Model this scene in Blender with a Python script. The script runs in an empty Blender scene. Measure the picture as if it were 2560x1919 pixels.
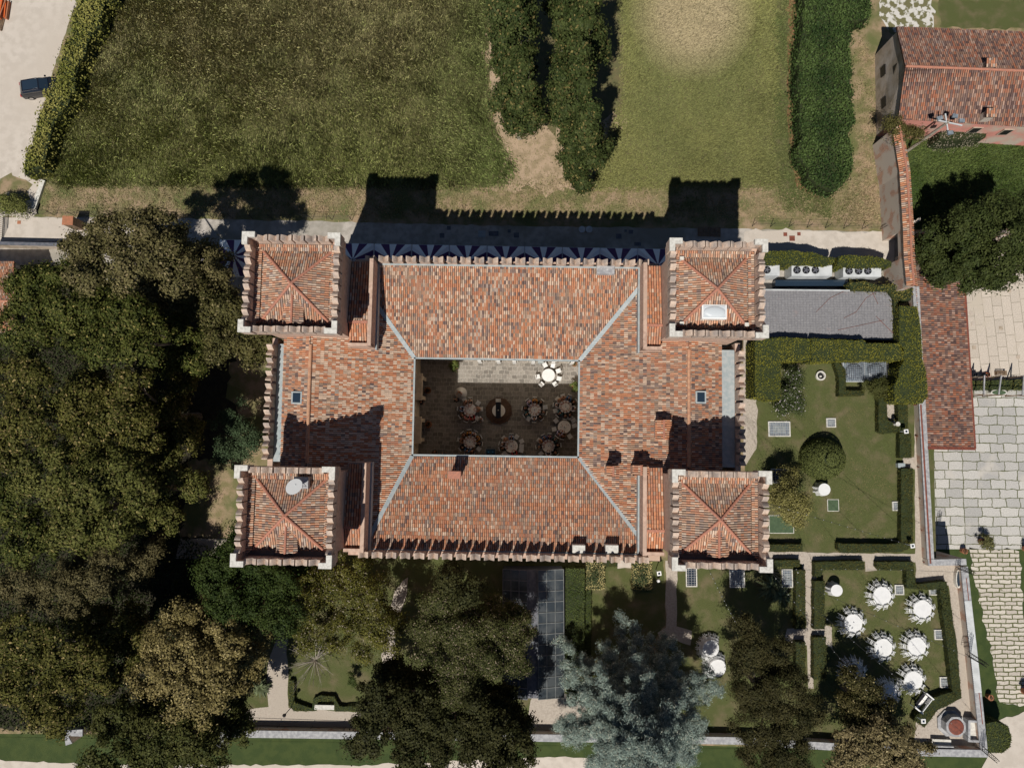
import bpy, bmesh, math, random
import numpy as np
from mathutils import Vector, Matrix, Euler
random.seed(7); RNG = np.random.default_rng(11)
rad = math.radians
sc = bpy.context.scene; COL = sc.collection

# ---------------------------------------------------------------- camera
F, CX, CY, NU, NV, CAMH = 1750.0, 1280.0, 959.5, 1300.0, 1090.0, 70.0   # focal length and nadir point in photo pixels
_n = Vector(((NU-CX)/F, -(NV-CY)/F, -1)).normalized()
RC = _n.rotation_difference(Vector((0, 0, -1))).to_matrix()
cam = bpy.data.objects.new('camera', bpy.data.cameras.new('camera')); COL.objects.link(cam)
cam.data.sensor_width = 36; cam.data.lens = F/2560*36; cam.data.clip_end = 2000
cam.matrix_world = Matrix.Translation((0, 0, CAMH)) @ RC.to_4x4(); sc.camera = cam
def P(u, v, z=0.0):
    d = RC @ Vector(((u-CX)/F, -(v-CY)/F, -1)); k = (z-CAMH)/d.z
    return Vector((d.x*k, d.y*k, z))
_RT = np.array(RC.transposed())
def px(x, y, z):                                    # world -> photo pixel, used only to look up which plant grows where
    q = _RT @ np.stack([x, y, z-CAMH]); return CX+F*q[0]/-q[2], CY-F*q[1]/-q[2]
# ---------------------------------------------------------------- light
SUN = Vector((-.231, -.598, 1)).normalized()
elev = math.asin(SUN.z); azim = math.atan2(SUN.x, SUN.y)
w = bpy.data.worlds.new('World'); sc.world = w; w.use_nodes = True
nt = w.node_tree; bg = nt.nodes['Background']; sky = nt.nodes.new('ShaderNodeTexSky')
sky.sky_type = 'NISHITA'; sky.sun_disc = False; sky.sun_elevation = elev; sky.sun_rotation = azim
nt.links.new(sky.outputs[0], bg.inputs[0]); bg.inputs[1].default_value = 0.05
sky.air_density = .72; sky.dust_density = 0.1; sky.ozone_density = 2.0
sl = bpy.data.lights.new('sun', 'SUN'); sl.energy = 5.0; sl.angle = rad(0.5); sl.color = (1, .95, .88)
so = bpy.data.objects.new('sun', sl); COL.objects.link(so); so.rotation_euler = SUN.to_track_quat('Z', 'Y').to_euler(); so.location = (0, 0, 60)
sc.view_settings.view_transform = 'Standard'; sc.view_settings.look = 'None'
sc.view_settings.exposure = -0.2; sc.view_settings.gamma = 1; sc.view_settings.use_curve_mapping = False
sc.cycles.max_bounces = 7; sc.cycles.diffuse_bounces = 5; sc.cycles.glossy_bounces = 2

# ---------------------------------------------------------------- materials
MATS = {}
def mat(name, c, c2=None, sc1=2.0, rough=.85, c3=None, sc3=.15, bump=0.0, bs=20., attr=False, spec=.3, metal=0, speck=None, th=(.42, .6)):
    if name in MATS: return MATS[name]
    m = bpy.data.materials.new(name); m.use_nodes = True; MATS[name] = m
    N, L = m.node_tree.nodes, m.node_tree.links; b = N['Principled BSDF']
    b.inputs['Roughness'].default_value = rough; b.inputs['Metallic'].default_value = metal
    b.inputs['Specular IOR Level'].default_value = spec
    geo = N.new('ShaderNodeNewGeometry')
    def noise(s, det=4):
        n = N.new('ShaderNodeTexNoise'); n.inputs['Scale'].default_value = s; n.inputs['Detail'].default_value = det
        L.new(geo.outputs['Position'], n.inputs['Vector']); return n.outputs['Fac']
    def ramp(f, a, z):
        r = N.new('ShaderNodeMapRange'); r.inputs[1].default_value = a; r.inputs[2].default_value = z; L.new(f, r.inputs[0]); return r.outputs[0]
    def mix(f, a, bb, mode='MIX'):
        x = N.new('ShaderNodeMix'); x.data_type = 'RGBA'; x.blend_type = mode
        if isinstance(f, float): x.inputs[0].default_value = f
        else: L.new(f, x.inputs[0])
        for s, i in ((a, 6), (bb, 7)):
            if isinstance(s, tuple): x.inputs[i].default_value = (*s, 1)
            else: L.new(s, x.inputs[i])
        return x.outputs[2]
    if attr:
        a = N.new('ShaderNodeAttribute'); a.attribute_name = 'Col'; cur = a.outputs['Color']
        if c2: cur = mix(ramp(noise(sc1), .3, .7), mix(1.0, cur, c, 'MULTIPLY'), mix(1.0, cur, c2, 'MULTIPLY'))
    else:
        cur = c
        if c2: cur = mix(ramp(noise(sc1), *th), c, c2)
    if c3: cur = mix(ramp(noise(sc3, 5), .45, .62), cur, c3)
    if speck: cur = mix(ramp(noise(speck[0], 2), speck[1], speck[1]+.06), cur, speck[2])
    if isinstance(cur, tuple): b.inputs['Base Color'].default_value = (*cur, 1)
    else: L.new(cur, b.inputs['Base Color'])
    if bump:
        bp = N.new('ShaderNodeBump'); bp.inputs['Strength'].default_value = bump; bp.inputs['Distance'].default_value = .1
        L.new(noise(bs, 3), bp.inputs['Height']); L.new(bp.outputs[0], b.inputs['Normal'])
    m['_'] = 1
    return m
def brickmat(name, c1, c2, mortar, bw, rh, ms=.02, rough=.85, rot=0., off=.5, bump=.3, dist=.12, patch=None, freq=2, squash=1.0):
    m = bpy.data.materials.new(name); m.use_nodes = True; MATS[name] = m
    N, L = m.node_tree.nodes, m.node_tree.links; b = N['Principled BSDF']; b.inputs['Roughness'].default_value = rough; b.inputs['Specular IOR Level'].default_value = .25
    geo = N.new('ShaderNodeNewGeometry'); mp = N.new('ShaderNodeMapping'); mp.inputs['Rotation'].default_value = (0, 0, rot)
    no = N.new('ShaderNodeTexNoise'); no.inputs['Scale'].default_value = 1.1; no.inputs['Detail'].default_value = 3; L.new(geo.outputs['Position'], no.inputs['Vector'])
    vm = N.new('ShaderNodeVectorMath'); vm.operation = 'MULTIPLY_ADD'; L.new(no.outputs['Color'], vm.inputs[0]); vm.inputs[1].default_value = (dist,)*3; L.new(geo.outputs['Position'], vm.inputs[2])
    L.new(vm.outputs[0], mp.inputs[0]); t = N.new('ShaderNodeTexBrick'); L.new(mp.outputs[0], t.inputs['Vector'])
    t.offset = off; t.squash = squash; t.squash_frequency = freq
    for i, c in (('Color1', c1), ('Color2', c2), ('Mortar', mortar)): t.inputs[i].default_value = (*c, 1)
    t.inputs['Scale'].default_value = 1; t.inputs['Mortar Size'].default_value = ms; t.inputs['Mortar Smooth'].default_value = .1
    t.inputs['Brick Width'].default_value = bw; t.inputs['Row Height'].default_value = rh; t.inputs['Bias'].default_value = 0
    cur = t.outputs['Color']
    n2 = N.new('ShaderNodeTexNoise'); n2.inputs['Scale'].default_value = 9; n2.inputs['Detail'].default_value = 5; L.new(geo.outputs['Position'], n2.inputs['Vector'])
    r = N.new('ShaderNodeMapRange'); r.inputs[1].default_value = .3; r.inputs[2].default_value = .7; r.inputs[3].default_value = .8; r.inputs[4].default_value = 1.15; L.new(n2.outputs['Fac'], r.inputs[0])
    x = N.new('ShaderNodeMix'); x.data_type = 'RGBA'; x.blend_type = 'MULTIPLY'; x.inputs[0].default_value = 1; L.new(cur, x.inputs[6]); L.new(r.outputs[0], x.inputs[7]); cur = x.outputs[2]
    if patch:
        n3 = N.new('ShaderNodeTexNoise'); n3.inputs['Scale'].default_value = patch[0]; n3.inputs['Detail'].default_value = 5; L.new(geo.outputs['Position'], n3.inputs['Vector'])
        r3 = N.new('ShaderNodeMapRange'); r3.inputs[1].default_value = patch[1]; r3.inputs[2].default_value = patch[1]+.1; L.new(n3.outputs['Fac'], r3.inputs[0])
        x3 = N.new('ShaderNodeMix'); x3.data_type = 'RGBA'; L.new(r3.outputs[0], x3.inputs[0]); L.new(cur, x3.inputs[6]); x3.inputs[7].default_value = (*patch[2], 1); cur = x3.outputs[2]
    L.new(cur, b.inputs['Base Color'])
    bp = N.new('ShaderNodeBump'); bp.inputs['Strength'].default_value = bump; bp.inputs['Distance'].default_value = .02; L.new(t.outputs['Fac'], bp.inputs['Height']); bp.invert = True
    L.new(bp.outputs[0], b.inputs['Normal'])
    return m
M = dict(
 tile=mat('roof_tile', (1.1, 1.06, 1.03), (.78, .76, .78), 14, attr=True, rough=.9, speck=(26, .66, (.06, .05, .05))),
 tilebed=mat('tile_bed', (.045, .022, .016), (.03, .018, .015), 3),
 ridge=mat('ridge_tile', (.46, .20, .13), (.36, .17, .12), 5),
 ridgec=mat('ridge_tile_pale', (.52, .30, .18), (.42, .22, .14), 4),
 wall=mat('castle_plaster', (.56, .40, .31), (.44, .30, .23), 3, c3=(.47, .34, .26), sc3=.5, bump=.2, bs=14),
 cream=mat('cream_render', (.74, .63, .48), (.62, .52, .40), 2.2, bump=.15, bs=12),
 merl=mat('merlon_brick', (.62, .48, .38), (.50, .39, .31), 6, c3=(.36, .30, .26), sc3=1.3, bump=.4, bs=18),
 stone=mat('white_stone', (.66, .64, .58), (.52, .50, .45), 5, speck=(20, .68, (.25, .24, .22))),
 greys=mat('grey_stone', (.30, .30, .31), (.42, .42, .42), 3, speck=(9, .66, (.60, .59, .57)), bump=.2),
 lead=mat('lead_sheet', (.30, .35, .36), (.38, .41, .41), 3, rough=.55, spec=.5),
 leadd=mat('dark_lead', (.10, .11, .13), (.15, .15, .17), 3, rough=.6),
 gravel=mat('gravel', (.50, .44, .37), (.42, .36, .30), 5, c3=(.46, .40, .33), sc3=.12, bump=.5, bs=30, speck=(16, .66, (.24, .20, .16))),
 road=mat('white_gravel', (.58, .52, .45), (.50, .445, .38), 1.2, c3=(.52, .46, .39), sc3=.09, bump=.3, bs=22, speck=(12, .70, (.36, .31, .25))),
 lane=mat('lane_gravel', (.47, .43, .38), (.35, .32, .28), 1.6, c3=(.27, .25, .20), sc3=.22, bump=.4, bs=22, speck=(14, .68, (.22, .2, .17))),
 earth=mat('field_earth', (.12, .115, .05), (.15, .125, .06), 1.5, bump=.5, bs=12),
 dryearth=mat('dry_earth', (.33, .24, .15), (.20, .17, .08), 1.1, c3=(.13, .14, .05), sc3=.35, bump=.6, bs=16),
 litter=mat('leaf_litter', (.26, .14, .07), (.15, .09, .04), 5, bump=.5),
 lawn=mat('lawn', (.10, .112, .036), (.19, .155, .085), .75, c3=(.10, .115, .036), sc3=.5, bump=.9, bs=26, speck=(18, .68, (.05, .075, .02)), th=(.44, .72)),
 lawng=mat('lawn_green', (.045, .07, .018), (.06, .085, .022), 1.2, bump=.8, bs=26, speck=(18, .68, (.03, .06, .01))),
 court=brickmat('courtyard_paving', (.31, .285, .25), (.17, .155, .135), (.38, .35, .31), .52, .42, .022, off=.43, dist=.35, rot=.02, patch=(3.2, .62, (.24, .2, .17))),
 slabs=brickmat('terrace_slabs', (.58, .51, .43), (.50, .44, .37), (.16, .14, .09), 2.1, 1.0, .018, rot=rad(86), off=.37, dist=.1, freq=3, squash=.7, patch=(.6, .55, (.50, .44, .36))),
 slabs2=brickmat('court_slabs', (.54, .52, .48), (.38, .37, .35), (.10, .105, .045), 1.45, .95, .042, off=.4, dist=.42, rot=.01, freq=2, squash=1.3, patch=(.35, .6, (.50, .47, .42))),
 lanebrick=brickmat('stone_lane', (.60, .55, .47), (.48, .43, .37), (.10, .105, .04), 1.25, .44, .06, off=.43, dist=.32, rot=.0, patch=(1.5, .63, (.12, .13, .05))),
 brick=brickmat('old_brick', (.50, .28, .19), (.42, .23, .16), (.50, .43, .36), .3, .09, .015, patch=(.9, .40, (.52, .45, .38)), rot=0),
 barnw=mat('barn_plaster', (.46, .38, .30), (.34, .28, .21), 1.6, c3=(.50, .44, .38), sc3=.6, bump=.4, bs=8),
 pink=mat('pink_plaster', (.62, .27, .22), (.55, .25, .20), 2, c3=(.50, .42, .34), sc3=.5),
 rust=mat('rust_metal', (.22, .065, .04), (.15, .05, .035), 4, rough=.7),
 iron=mat('black_iron', (.02, .018, .018), rough=.6),
 white=mat('white_paint', (.82, .82, .80), rough=.5),
 cloth=mat('white_cloth', (.74, .74, .73), (.70, .70, .69), 3, rough=.9),
 clothg=mat('ivory_cloth', (.88, .86, .82), (.82, .80, .76), 6, rough=.9),
 purple=mat('purple_canvas', (.085, .04, .13), rough=.8),
 canvas=mat('pale_canvas', (.82, .86, .90), rough=.8),
 glass=mat('dark_glass', (.02, .035, .055), rough=.12, spec=.8),
 glassp=mat('pale_glass', (.25, .29, .32), (.16, .19, .22), 3, rough=.25, spec=.7),
 glassg=mat('greenhouse_glass', (.075, .085, .09), (.04, .05, .058), .8, rough=.2, spec=.8),
 steelp=mat('inner_glass', (.30, .33, .33), (.22, .25, .26), 4, rough=.3),
 dome=mat('skylight_dome', (.60, .64, .66), rough=.2, spec=.6),
 wood=mat('worn_wood', (.22, .15, .09), (.15, .10, .07), 6),
 woodw=mat('fountain_step', (.13, .075, .05), (.09, .055, .04), 4),
 black=mat('black_plastic', (.015, .015, .017), rough=.45),
 bark=mat('bark', (.20, .16, .12), (.12, .095, .075), 5, bump=.5),
 palebark=mat('pale_bark', (.42, .38, .31), (.30, .26, .21), 5),
 leaf=mat('foliage', (1, 1, 1), attr=True, rough=.6, spec=.08),
 blade=mat('grass_blade', (1, 1, 1), attr=True, rough=.7, spec=.15),
 hedgec=mat('hedge_core', (.02, .03, .01), (.035, .045, .012), 5),
 bronze=mat('green_mat', (.075, .115, .06), (.06, .095, .05), 4, rough=.9),
 mesh=brickmat('mesh_roof', (.25, .245, .25), (.22, .215, .22), (.15, .15, .165), .30, .24, .016, off=0, dist=.10, bump=.05, patch=(1.2, .64, (.25, .22, .22))),
 terra=mat('terracotta', (.42, .17, .09), (.34, .15, .08), 5),
 steel=mat('painted_steel', (.60, .62, .62), (.48, .50, .50), 1.2, rough=.5),
 car=mat('car_paint', (.012, .014, .02), rough=.15, spec=.9),
 chrome=mat('chrome', (.6, .6, .62), rough=.2, metal=1),
 tyre=mat('tyre', (.02, .02, .02), rough=.9), red=mat('red_lens', (.5, .02, .03), rough=.3), orange=mat('orange_plastic', (.65, .13, .03), rough=.6),
 pool=mat('blue_screen', (.02, .06, .10), rough=.3), skin=mat('skin', (.46, .24, .16), rough=.6), white2=mat('white_garment', (.70, .68, .66), rough=.9))

# ---------------------------------------------------------------- object helpers
def prop(o, label=None, cat=None, group=None, kind=None):
    if label: o['label'] = label
    if cat: o['category'] = cat
    if group: o['group'] = group
    if kind: o['kind'] = kind
    return o
def empty(name, loc=(0, 0, 0), rz=0, label=None, cat=None, group=None):
    o = bpy.data.objects.new(name, None); COL.objects.link(o); o.location = loc; o.rotation_euler = (0, 0, rz); o.empty_display_size = .2
    return prop(o, label, cat, group)
def link(name, me, parent=None):
    o = bpy.data.objects.new(name, me); COL.objects.link(o)
    if parent: o.parent = parent
    return o
class MB:
    def __init__(s): s.v = []; s.f = []; s.mi = []; s.k = 0
    def mat(s, k): s.k = k; return s
    def add(s, vs, fs):
        n = len(s.v); s.v += [tuple(x) for x in vs]; s.f += [tuple(n+i for i in f) for f in fs]; s.mi += [s.k]*len(fs); return s
    def hexa(s, a, b):                                   # bottom ring a, top ring b (same count)
        n = len(a); return s.add(list(a)+list(b), [tuple(range(n))[::-1], tuple(range(n, 2*n))]+[(i, (i+1) % n, n+(i+1) % n, n+i) for i in range(n)])
    def box(s, x0, x1, y0, y1, z0, z1): return s.hexa([(x0, y0, z0), (x1, y0, z0), (x1, y1, z0), (x0, y1, z0)], [(x0, y0, z1), (x1, y0, z1), (x1, y1, z1), (x0, y1, z1)])
    def rbox(s, c, hx, hy, z0, z1, a=0):
        R = Matrix.Rotation(a, 2); q = [Vector(c[:2])+R @ Vector(k) for k in ((-hx, -hy), (hx, -hy), (hx, hy), (-hx, hy))]
        return s.prism(q, z0, z1)
    def prism(s, pts, z0, z1): return s.hexa([(p[0], p[1], z0) for p in pts], [(p[0], p[1], z1) for p in pts])
    def tube(s, p, q, r0, r1=None, n=6):
        p, q = Vector(p), Vector(q); r1 = r0 if r1 is None else r1; d = (q-p).normalized(); a = d.orthogonal().normalized(); b = d.cross(a)
        f = lambda c, r: [c+(a*math.cos(t)+b*math.sin(t))*r for t in [2*math.pi*i/n for i in range(n)]]
        return s.hexa(f(p, r0), f(q, r1))
    def beam(s, p, q, wd, ht):
        p, q = Vector(p), Vector(q); d = (q-p).normalized(); a = d.cross(Vector((0, 0, 1)))
        a = a.normalized() if a.length > 1e-4 else Vector((1, 0, 0)); b = a.cross(d).normalized(); a *= wd/2; b *= ht/2
        f = lambda c: [c-a-b, c+a-b, c+a+b, c-a+b]
        return s.hexa(f(p), f(q))
    def cyl(s, c, r, z0, z1, n=16, r1=None):
        r1 = r if r1 is None else r1
        return s.hexa(*[[(c[0]+R*math.cos(2*math.pi*i/n), c[1]+R*math.sin(2*math.pi*i/n), z) for i in range(n)] for R, z in ((r, z0), (r1, z1))])
    def dome(s, c, rx, ry, z0, h, n=16, m=5):
        rings = [[(c[0]+rx*math.cos(t)*math.cos(2*math.pi*i/n), c[1]+ry*math.cos(t)*math.sin(2*math.pi*i/n), z0+h*math.sin(t)) for i in range(n)] for t in [math.pi/2*j/m for j in range(m)]]
        vs = [p for r in rings for p in r]+[(c[0], c[1], z0+h)]
        fs = [(j*n+i, j*n+(i+1) % n, (j+1)*n+(i+1) % n, (j+1)*n+i) for j in range(m-1) for i in range(n)]+[((m-1)*n+i, (m-1)*n+(i+1) % n, m*n) for i in range(n)]+[tuple(range(n))[::-1]]
        return s.add(vs, fs)
    def mesh(s, name, *mats):
        me = bpy.data.meshes.new(name); me.from_pydata(s.v, [], s.f)
        for m in mats: me.materials.append(m)
        if len(mats) > 1: me.polygons.foreach_set('material_index', s.mi)
        me.update(); return me
    def build(s, name, *mats, parent=None): return link(name, s.mesh(name, *mats), parent)
def npmesh(name, V, Fc, mats, col=None):
    V = np.asarray(V, np.float32); Fc = np.asarray(Fc, np.int32); k = Fc.shape[1]; me = bpy.data.meshes.new(name)
    me.vertices.add(len(V)); me.vertices.foreach_set('co', V.ravel()); me.loops.add(Fc.size); me.loops.foreach_set('vertex_index', Fc.ravel())
    me.polygons.add(len(Fc)); me.polygons.foreach_set('loop_start', np.arange(0, Fc.size, k, dtype=np.int32)); me.polygons.foreach_set('loop_total', np.full(len(Fc), k, np.int32))
    for m in mats: me.materials.append(m)
    if col is not None:
        a = me.attributes.new('Col', 'FLOAT_COLOR', 'FACE'); c4 = np.ones((len(Fc), 4), np.float32); c4[:, :3] = col; a.data.foreach_set('color', c4.ravel())
    me.update(calc_edges=True); return me
def inpoly(x, y, poly):
    r = np.zeros(len(x), bool); n = len(poly)
    for i in range(n):
        x1, y1 = poly[i][0], poly[i][1]; x2, y2 = poly[(i+1) % n][0], poly[(i+1) % n][1]
        if y1 == y2: continue
        c = ((y1 > y) != (y2 > y)) & (x < (x2-x1)*(y-y1)/(y2-y1)+x1); r ^= c
    return r
def scat(poly, n):                                       # n random points in polygon (list of (x,y))
    a = np.array([(p[0], p[1]) for p in poly]); lo, hi = a.min(0), a.max(0); X = []; t = 0
    while t < n:
        q = lo+(hi-lo)*RNG.random((n*2, 2)); q = q[inpoly(q[:, 0], q[:, 1], poly)]; X.append(q); t += len(q)
        if len(q) == 0: break
    return np.concatenate(X)[:n]
def parea(p):
    return abs(sum(p[i][0]*p[(i+1) % len(p)][1]-p[(i+1) % len(p)][0]*p[i][1] for i in range(len(p))))/2
def rough(pts, amp, step=.6):                            # ragged outline in world metres
    o = []; n = len(pts)
    for i in range(n):
        a, b = Vector(pts[i][:2]), Vector(pts[(i+1) % n][:2]); L = (b-a).length; k = max(1, min(400, int(L/step)))
        for j in range(k):
            q = a.lerp(b, j/k); o.append((q.x+random.gauss(0, amp), q.y+random.gauss(0, amp)))
    return o
def W(pts, z=0.0): return [P(u, v, z) for u, v in pts]
def R4(u0, v0, u1, v1): return [(u0, v0), (u1, v0), (u1, v1), (u0, v1)]
def sheet(name, pts, lv, m, amp=0.0, z=0.0, kind='structure'):
    q = W(pts, z); q = rough(q, amp) if amp else q
    me = bpy.data.meshes.new(name); me.from_pydata([(p[0], p[1], z+lv*.004) for p in q], [], [tuple(range(len(q)))]); me.materials.append(m)
    if me.polygons[0].normal.z < 0: me.flip_normals()
    o = link(name, me); prop(o, kind=kind); return o

# ---------------------------------------------------------------- the ground
LOW = -4.0
def big(z): return [(-400, -400, z), (400, -400, z), (400, 400, z), (-400, 400, z)]
me = bpy.data.meshes.new('ground'); me.from_pydata(big(LOW-.02), [], [(0, 1, 2, 3)]); me.materials.append(M['lawng']); prop(link('ground', me), kind='structure')
edge = [P(2262, 574), P(2300, 1000), P(2329, 1404), P(2411, 1410), P(2459, 1886), P(1400, 1850), P(560, 1832), P(190, 1834)]
plat = [(-400, edge[-1].y), (-400, 400), (400, 400), (400, P(2600, 576).y), (P(2600, 576).x, P(2600, 576).y)]+[(p.x, p.y) for p in edge]
b = MB(); n = len(plat); b.add([(x, y, 0) for x, y in plat], [tuple(range(n))]); b.mat(1).add([(x, y, 0) for x, y in plat]+[(x, y, LOW-.1) for x, y in plat], [(i, (i+1) % n, n+(i+1) % n, n+i) for i in range(n)])
o = b.build('terrain', M['dryearth'], M['brick']); prop(o, kind='structure')
G = M
sheet('field', [(275, -60), (1600, -60), (2000, -60), (1990, 100), (1985, 455), (1300, 478), (105, 470), (100, 430), (165, 250)], 1, G['earth'], .25)
sheet('bare_ground', [(1215, 40), (1270, 90), (1290, 330), (1340, 280), (1385, 330), (1420, 300), (1560, 300), (1520, 380), (1480, 440), (1500, 476), (1200, 476), (1260, 430), (1240, 340), (1225, 200)], 3, mat('tan_earth', (.42, .31, .21), (.30, .23, .14), 1.2, bump=.5, bs=14), .35)
sheet('leaf_litter', [(1972, -60), (1995, -60), (1992, 120), (1984, 200), (1992, 400), (2010, 455), (2050, 486), (2040, 492), (1995, 470), (1975, 400), (1968, 200)], 4, G['litter'], .12)
sheet('green_strip', [(1925, -60), (1974, -60), (1972, 180), (1975, 400), (1995, 468), (2060, 500), (2070, 545), (1960, 520), (1925, 400), (1940, 200)], 3, G['lawn'], .3)
sheet('dry_verge', [(95, 466), (1500, 478), (2190, 478), (2205, 565), (700, 552), (95, 540)], 2, G['dryearth'], .12)
sheet('gravel_road', [(-60, -60), (232, -60), (190, 0), (128, 190), (90, 330), (72, 425), (100, 452), (100, 500), (84, 545), (-60, 545)], 2, G['road'], .15)
sheet('grass_verge', [(-20, 445), (55, 440), (80, 470), (70, 500), (-20, 500)], 3, G['dryearth'], .3)
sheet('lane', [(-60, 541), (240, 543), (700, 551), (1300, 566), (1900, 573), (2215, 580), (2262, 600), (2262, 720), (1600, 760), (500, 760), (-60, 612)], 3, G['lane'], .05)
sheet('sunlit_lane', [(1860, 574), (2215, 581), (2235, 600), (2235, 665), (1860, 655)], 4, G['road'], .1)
sheet('lane_west_end', [(-60, 543), (250, 545), (420, 552), (420, 604), (-60, 604)], 5, G['road'], .04)
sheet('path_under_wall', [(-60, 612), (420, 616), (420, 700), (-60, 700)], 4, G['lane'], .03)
sheet('woodland_floor', [(-60, 660), (560, 660), (640, 1500), (700, 1820), (-60, 1820)], 3, mat('shaded_floor', (.025, .022, .012), (.04, .035, .018), 2), .2)  # near-black floor colour: shade between the crowns is put into it
sheet('bare_earth', [(575, 905), (680, 880), (680, 1010), (560, 1000)], 5, G['dryearth'], .2)
sheet('clearing', [(470, 1150), (680, 1130), (640, 1345), (450, 1345)], 5, G['dryearth'], .15)
sheet('garden_path', [(450, 1346), (640, 1346), (640, 1396), (440, 1396)], 6, G['gravel'], .03)
sheet('garden_lawn', [(640, 1390), (1470, 1390), (1470, 1830), (560, 1830)], 5, G['lawn'], .1)
sheet('garden_path', [(712, 1560), (720, 1600), (720, 1770), (870, 1778), (1500, 1800), (1500, 1832), (560, 1832), (600, 1775), (672, 1765), (665, 1690), (680, 1620)], 6, G['gravel'], .05)
sheet('garden_path', [(1020, 1440), (1012, 1500), (990, 1560), (985, 1650), (955, 1655), (965, 1560), (985, 1480)], 6, G['gravel'], .06)
sheet('garden_path', [(1330, 1735), (1460, 1735), (1470, 1830), (1310, 1830)], 7, G['gravel'], .1)
sheet('garden_lawn', [(1470, 1392), (1660, 1398), (1664, 1560), (1470, 1800)], 6, G['lawn'], .05)
sheet('garden_path', [(1664, 1400), (1694, 1400), (1692, 1565), (1730, 1575), (1726, 1612), (1690, 1600), (1650, 1595), (1645, 1580), (1665, 1565)], 7, G['gravel'], .04)
sheet('garden_lawn', [(1690, 1400), (2000, 1400), (2010, 1840), (1640, 1840)], 5, G['lawn'], .05)
sheet('garden_lawn', [(1862, 895), (2330, 895), (2340, 1400), (1862, 1400)], 5, G['lawn'])
sheet('dining_lawn', [(2000, 1400), (2400, 1400), (2440, 1870), (2010, 1850)], 5, G['lawn'])
sheet('gravel_strip', [(1858, 850), (1890, 850), (1893, 1120), (1862, 1160), (1858, 1160)], 8, G['gravel'], .05)
sheet('garden_path', [(1880, 1378), (2288, 1384), (2285, 1010), (2300, 1010), (2334, 1404), (2410, 1410), (2460, 1886), (2285, 1850), (2290, 1800), (2345, 1770), (2400, 1745), (2372, 1462), (2290, 1456), (2288, 1406), (2192, 1402), (2192, 1426), (2163, 1426), (2163, 1402), (2040, 1402), (2044, 1560), (2080, 1565), (2080, 1620), (2050, 1600), (2030, 1600), (2034, 1720), (2020, 1720), (2018, 1612), (1960, 1600), (1968, 1570), (2016, 1570), (2006, 1410), (1990, 1402), (1880, 1400)], 8, G['gravel'], .03)
sheet('garden_path', [(2216, 904), (2246, 904), (2246, 990), (2248, 1050), (2218, 1050), (2216, 985)], 8, G['gravel'], .02)
sheet('garden_path', [(2258, 1142), (2300, 1142), (2300, 1172), (2252, 1172)], 9, G['gravel'], .03)
sheet('gravel_apron', [(1545, 1398), (1578, 1398), (1580, 1420), (1545, 1420)], 8, G['road'], .04)
sheet('barn_yard', [(2205, -60), (2330, -60), (2335, 90), (2230, 95), (2200, 40)], 3, mat('rubble', (.62, .60, .55), (.16, .15, .07), 1.6, bump=.6, th=(.47, .53)), .12)
sheet('grass_strip', [(2120, 60), (2180, 140), (2205, 570), (2110, 560), (2160, 400)], 4, G['dryearth'], .15)
sheet('east_lawn', [(2262, 330), (2620, 330), (2620, 572), (2262, 572)], 2, G['lawng'], .05)
sheet('north_lawn', [(2345, -60), (2620, -60), (2620, 70), (2350, 70)], 2, G['lawn'], .1)
sheet('courtyard', [(1000, 850), (1500, 850), (1500, 1190), (1000, 1190)], 9, G['court'])
# lower level, four metres down
sheet('terrace', [(2225, 560), (2620, 560), (2620, 955), (2225, 955)], 1, G['slabs'], z=LOW)
sheet('court', [(2260, 955), (2620, 955), (2620, 1372), (2330, 1372), (2300, 1330)], 1, G['slabs2'], z=LOW)
sheet('stone_lane', [(2420, 1372), (2545, 1372), (2570, 1650), (2570, 1760), (2500, 1760), (2480, 1640)], 1, G['lanebrick'], .12, z=LOW)
sheet('forecourt', [(2460, 1905), (2500, 1800), (2620, 1760), (2620, 2000), (2400, 2000)], 2, G['road'], .1, z=LOW)
sheet('south_lawn', [(-60, 1840), (2450, 1880), (2450, 1905), (2400, 1930), (-60, 1960)], 1, G['lawng'], z=LOW)
sheet('south_road', [(-60, 1897), (200, 1908), (520, 1911), (900, 1912), (1400, 1890), (1560, 1905), (1700, 1930), (1700, 2100), (-60, 2100)], 2, G['road'], .06, z=LOW)

_NG = np.random.default_rng(5).random((256, 256))
def nz(a, f, s=0.):                                      # smooth value noise, two octaves
    t = 0
    for o_, wgt in ((1, .65), (2.3, .35)):
        x, y = a[:, 0]*f*o_*.5+s*17.3+500, a[:, 1]*f*o_*.5+s*9.1+500; i, j = np.floor(x).astype(int), np.floor(y).astype(int); u, v = x-i, y-j; u = u*u*(3-2*u); v = v*v*(3-2*v)
        g = lambda p_, q_: _NG[p_ % 256, q_ % 256]
        t = t+wgt*((g(i, j)*(1-u)+g(i+1, j)*u)*(1-v)+(g(i, j+1)*(1-u)+g(i+1, j+1)*u)*v)
    return np.clip((t-.5)*1.7+.5, 0, 1)
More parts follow.
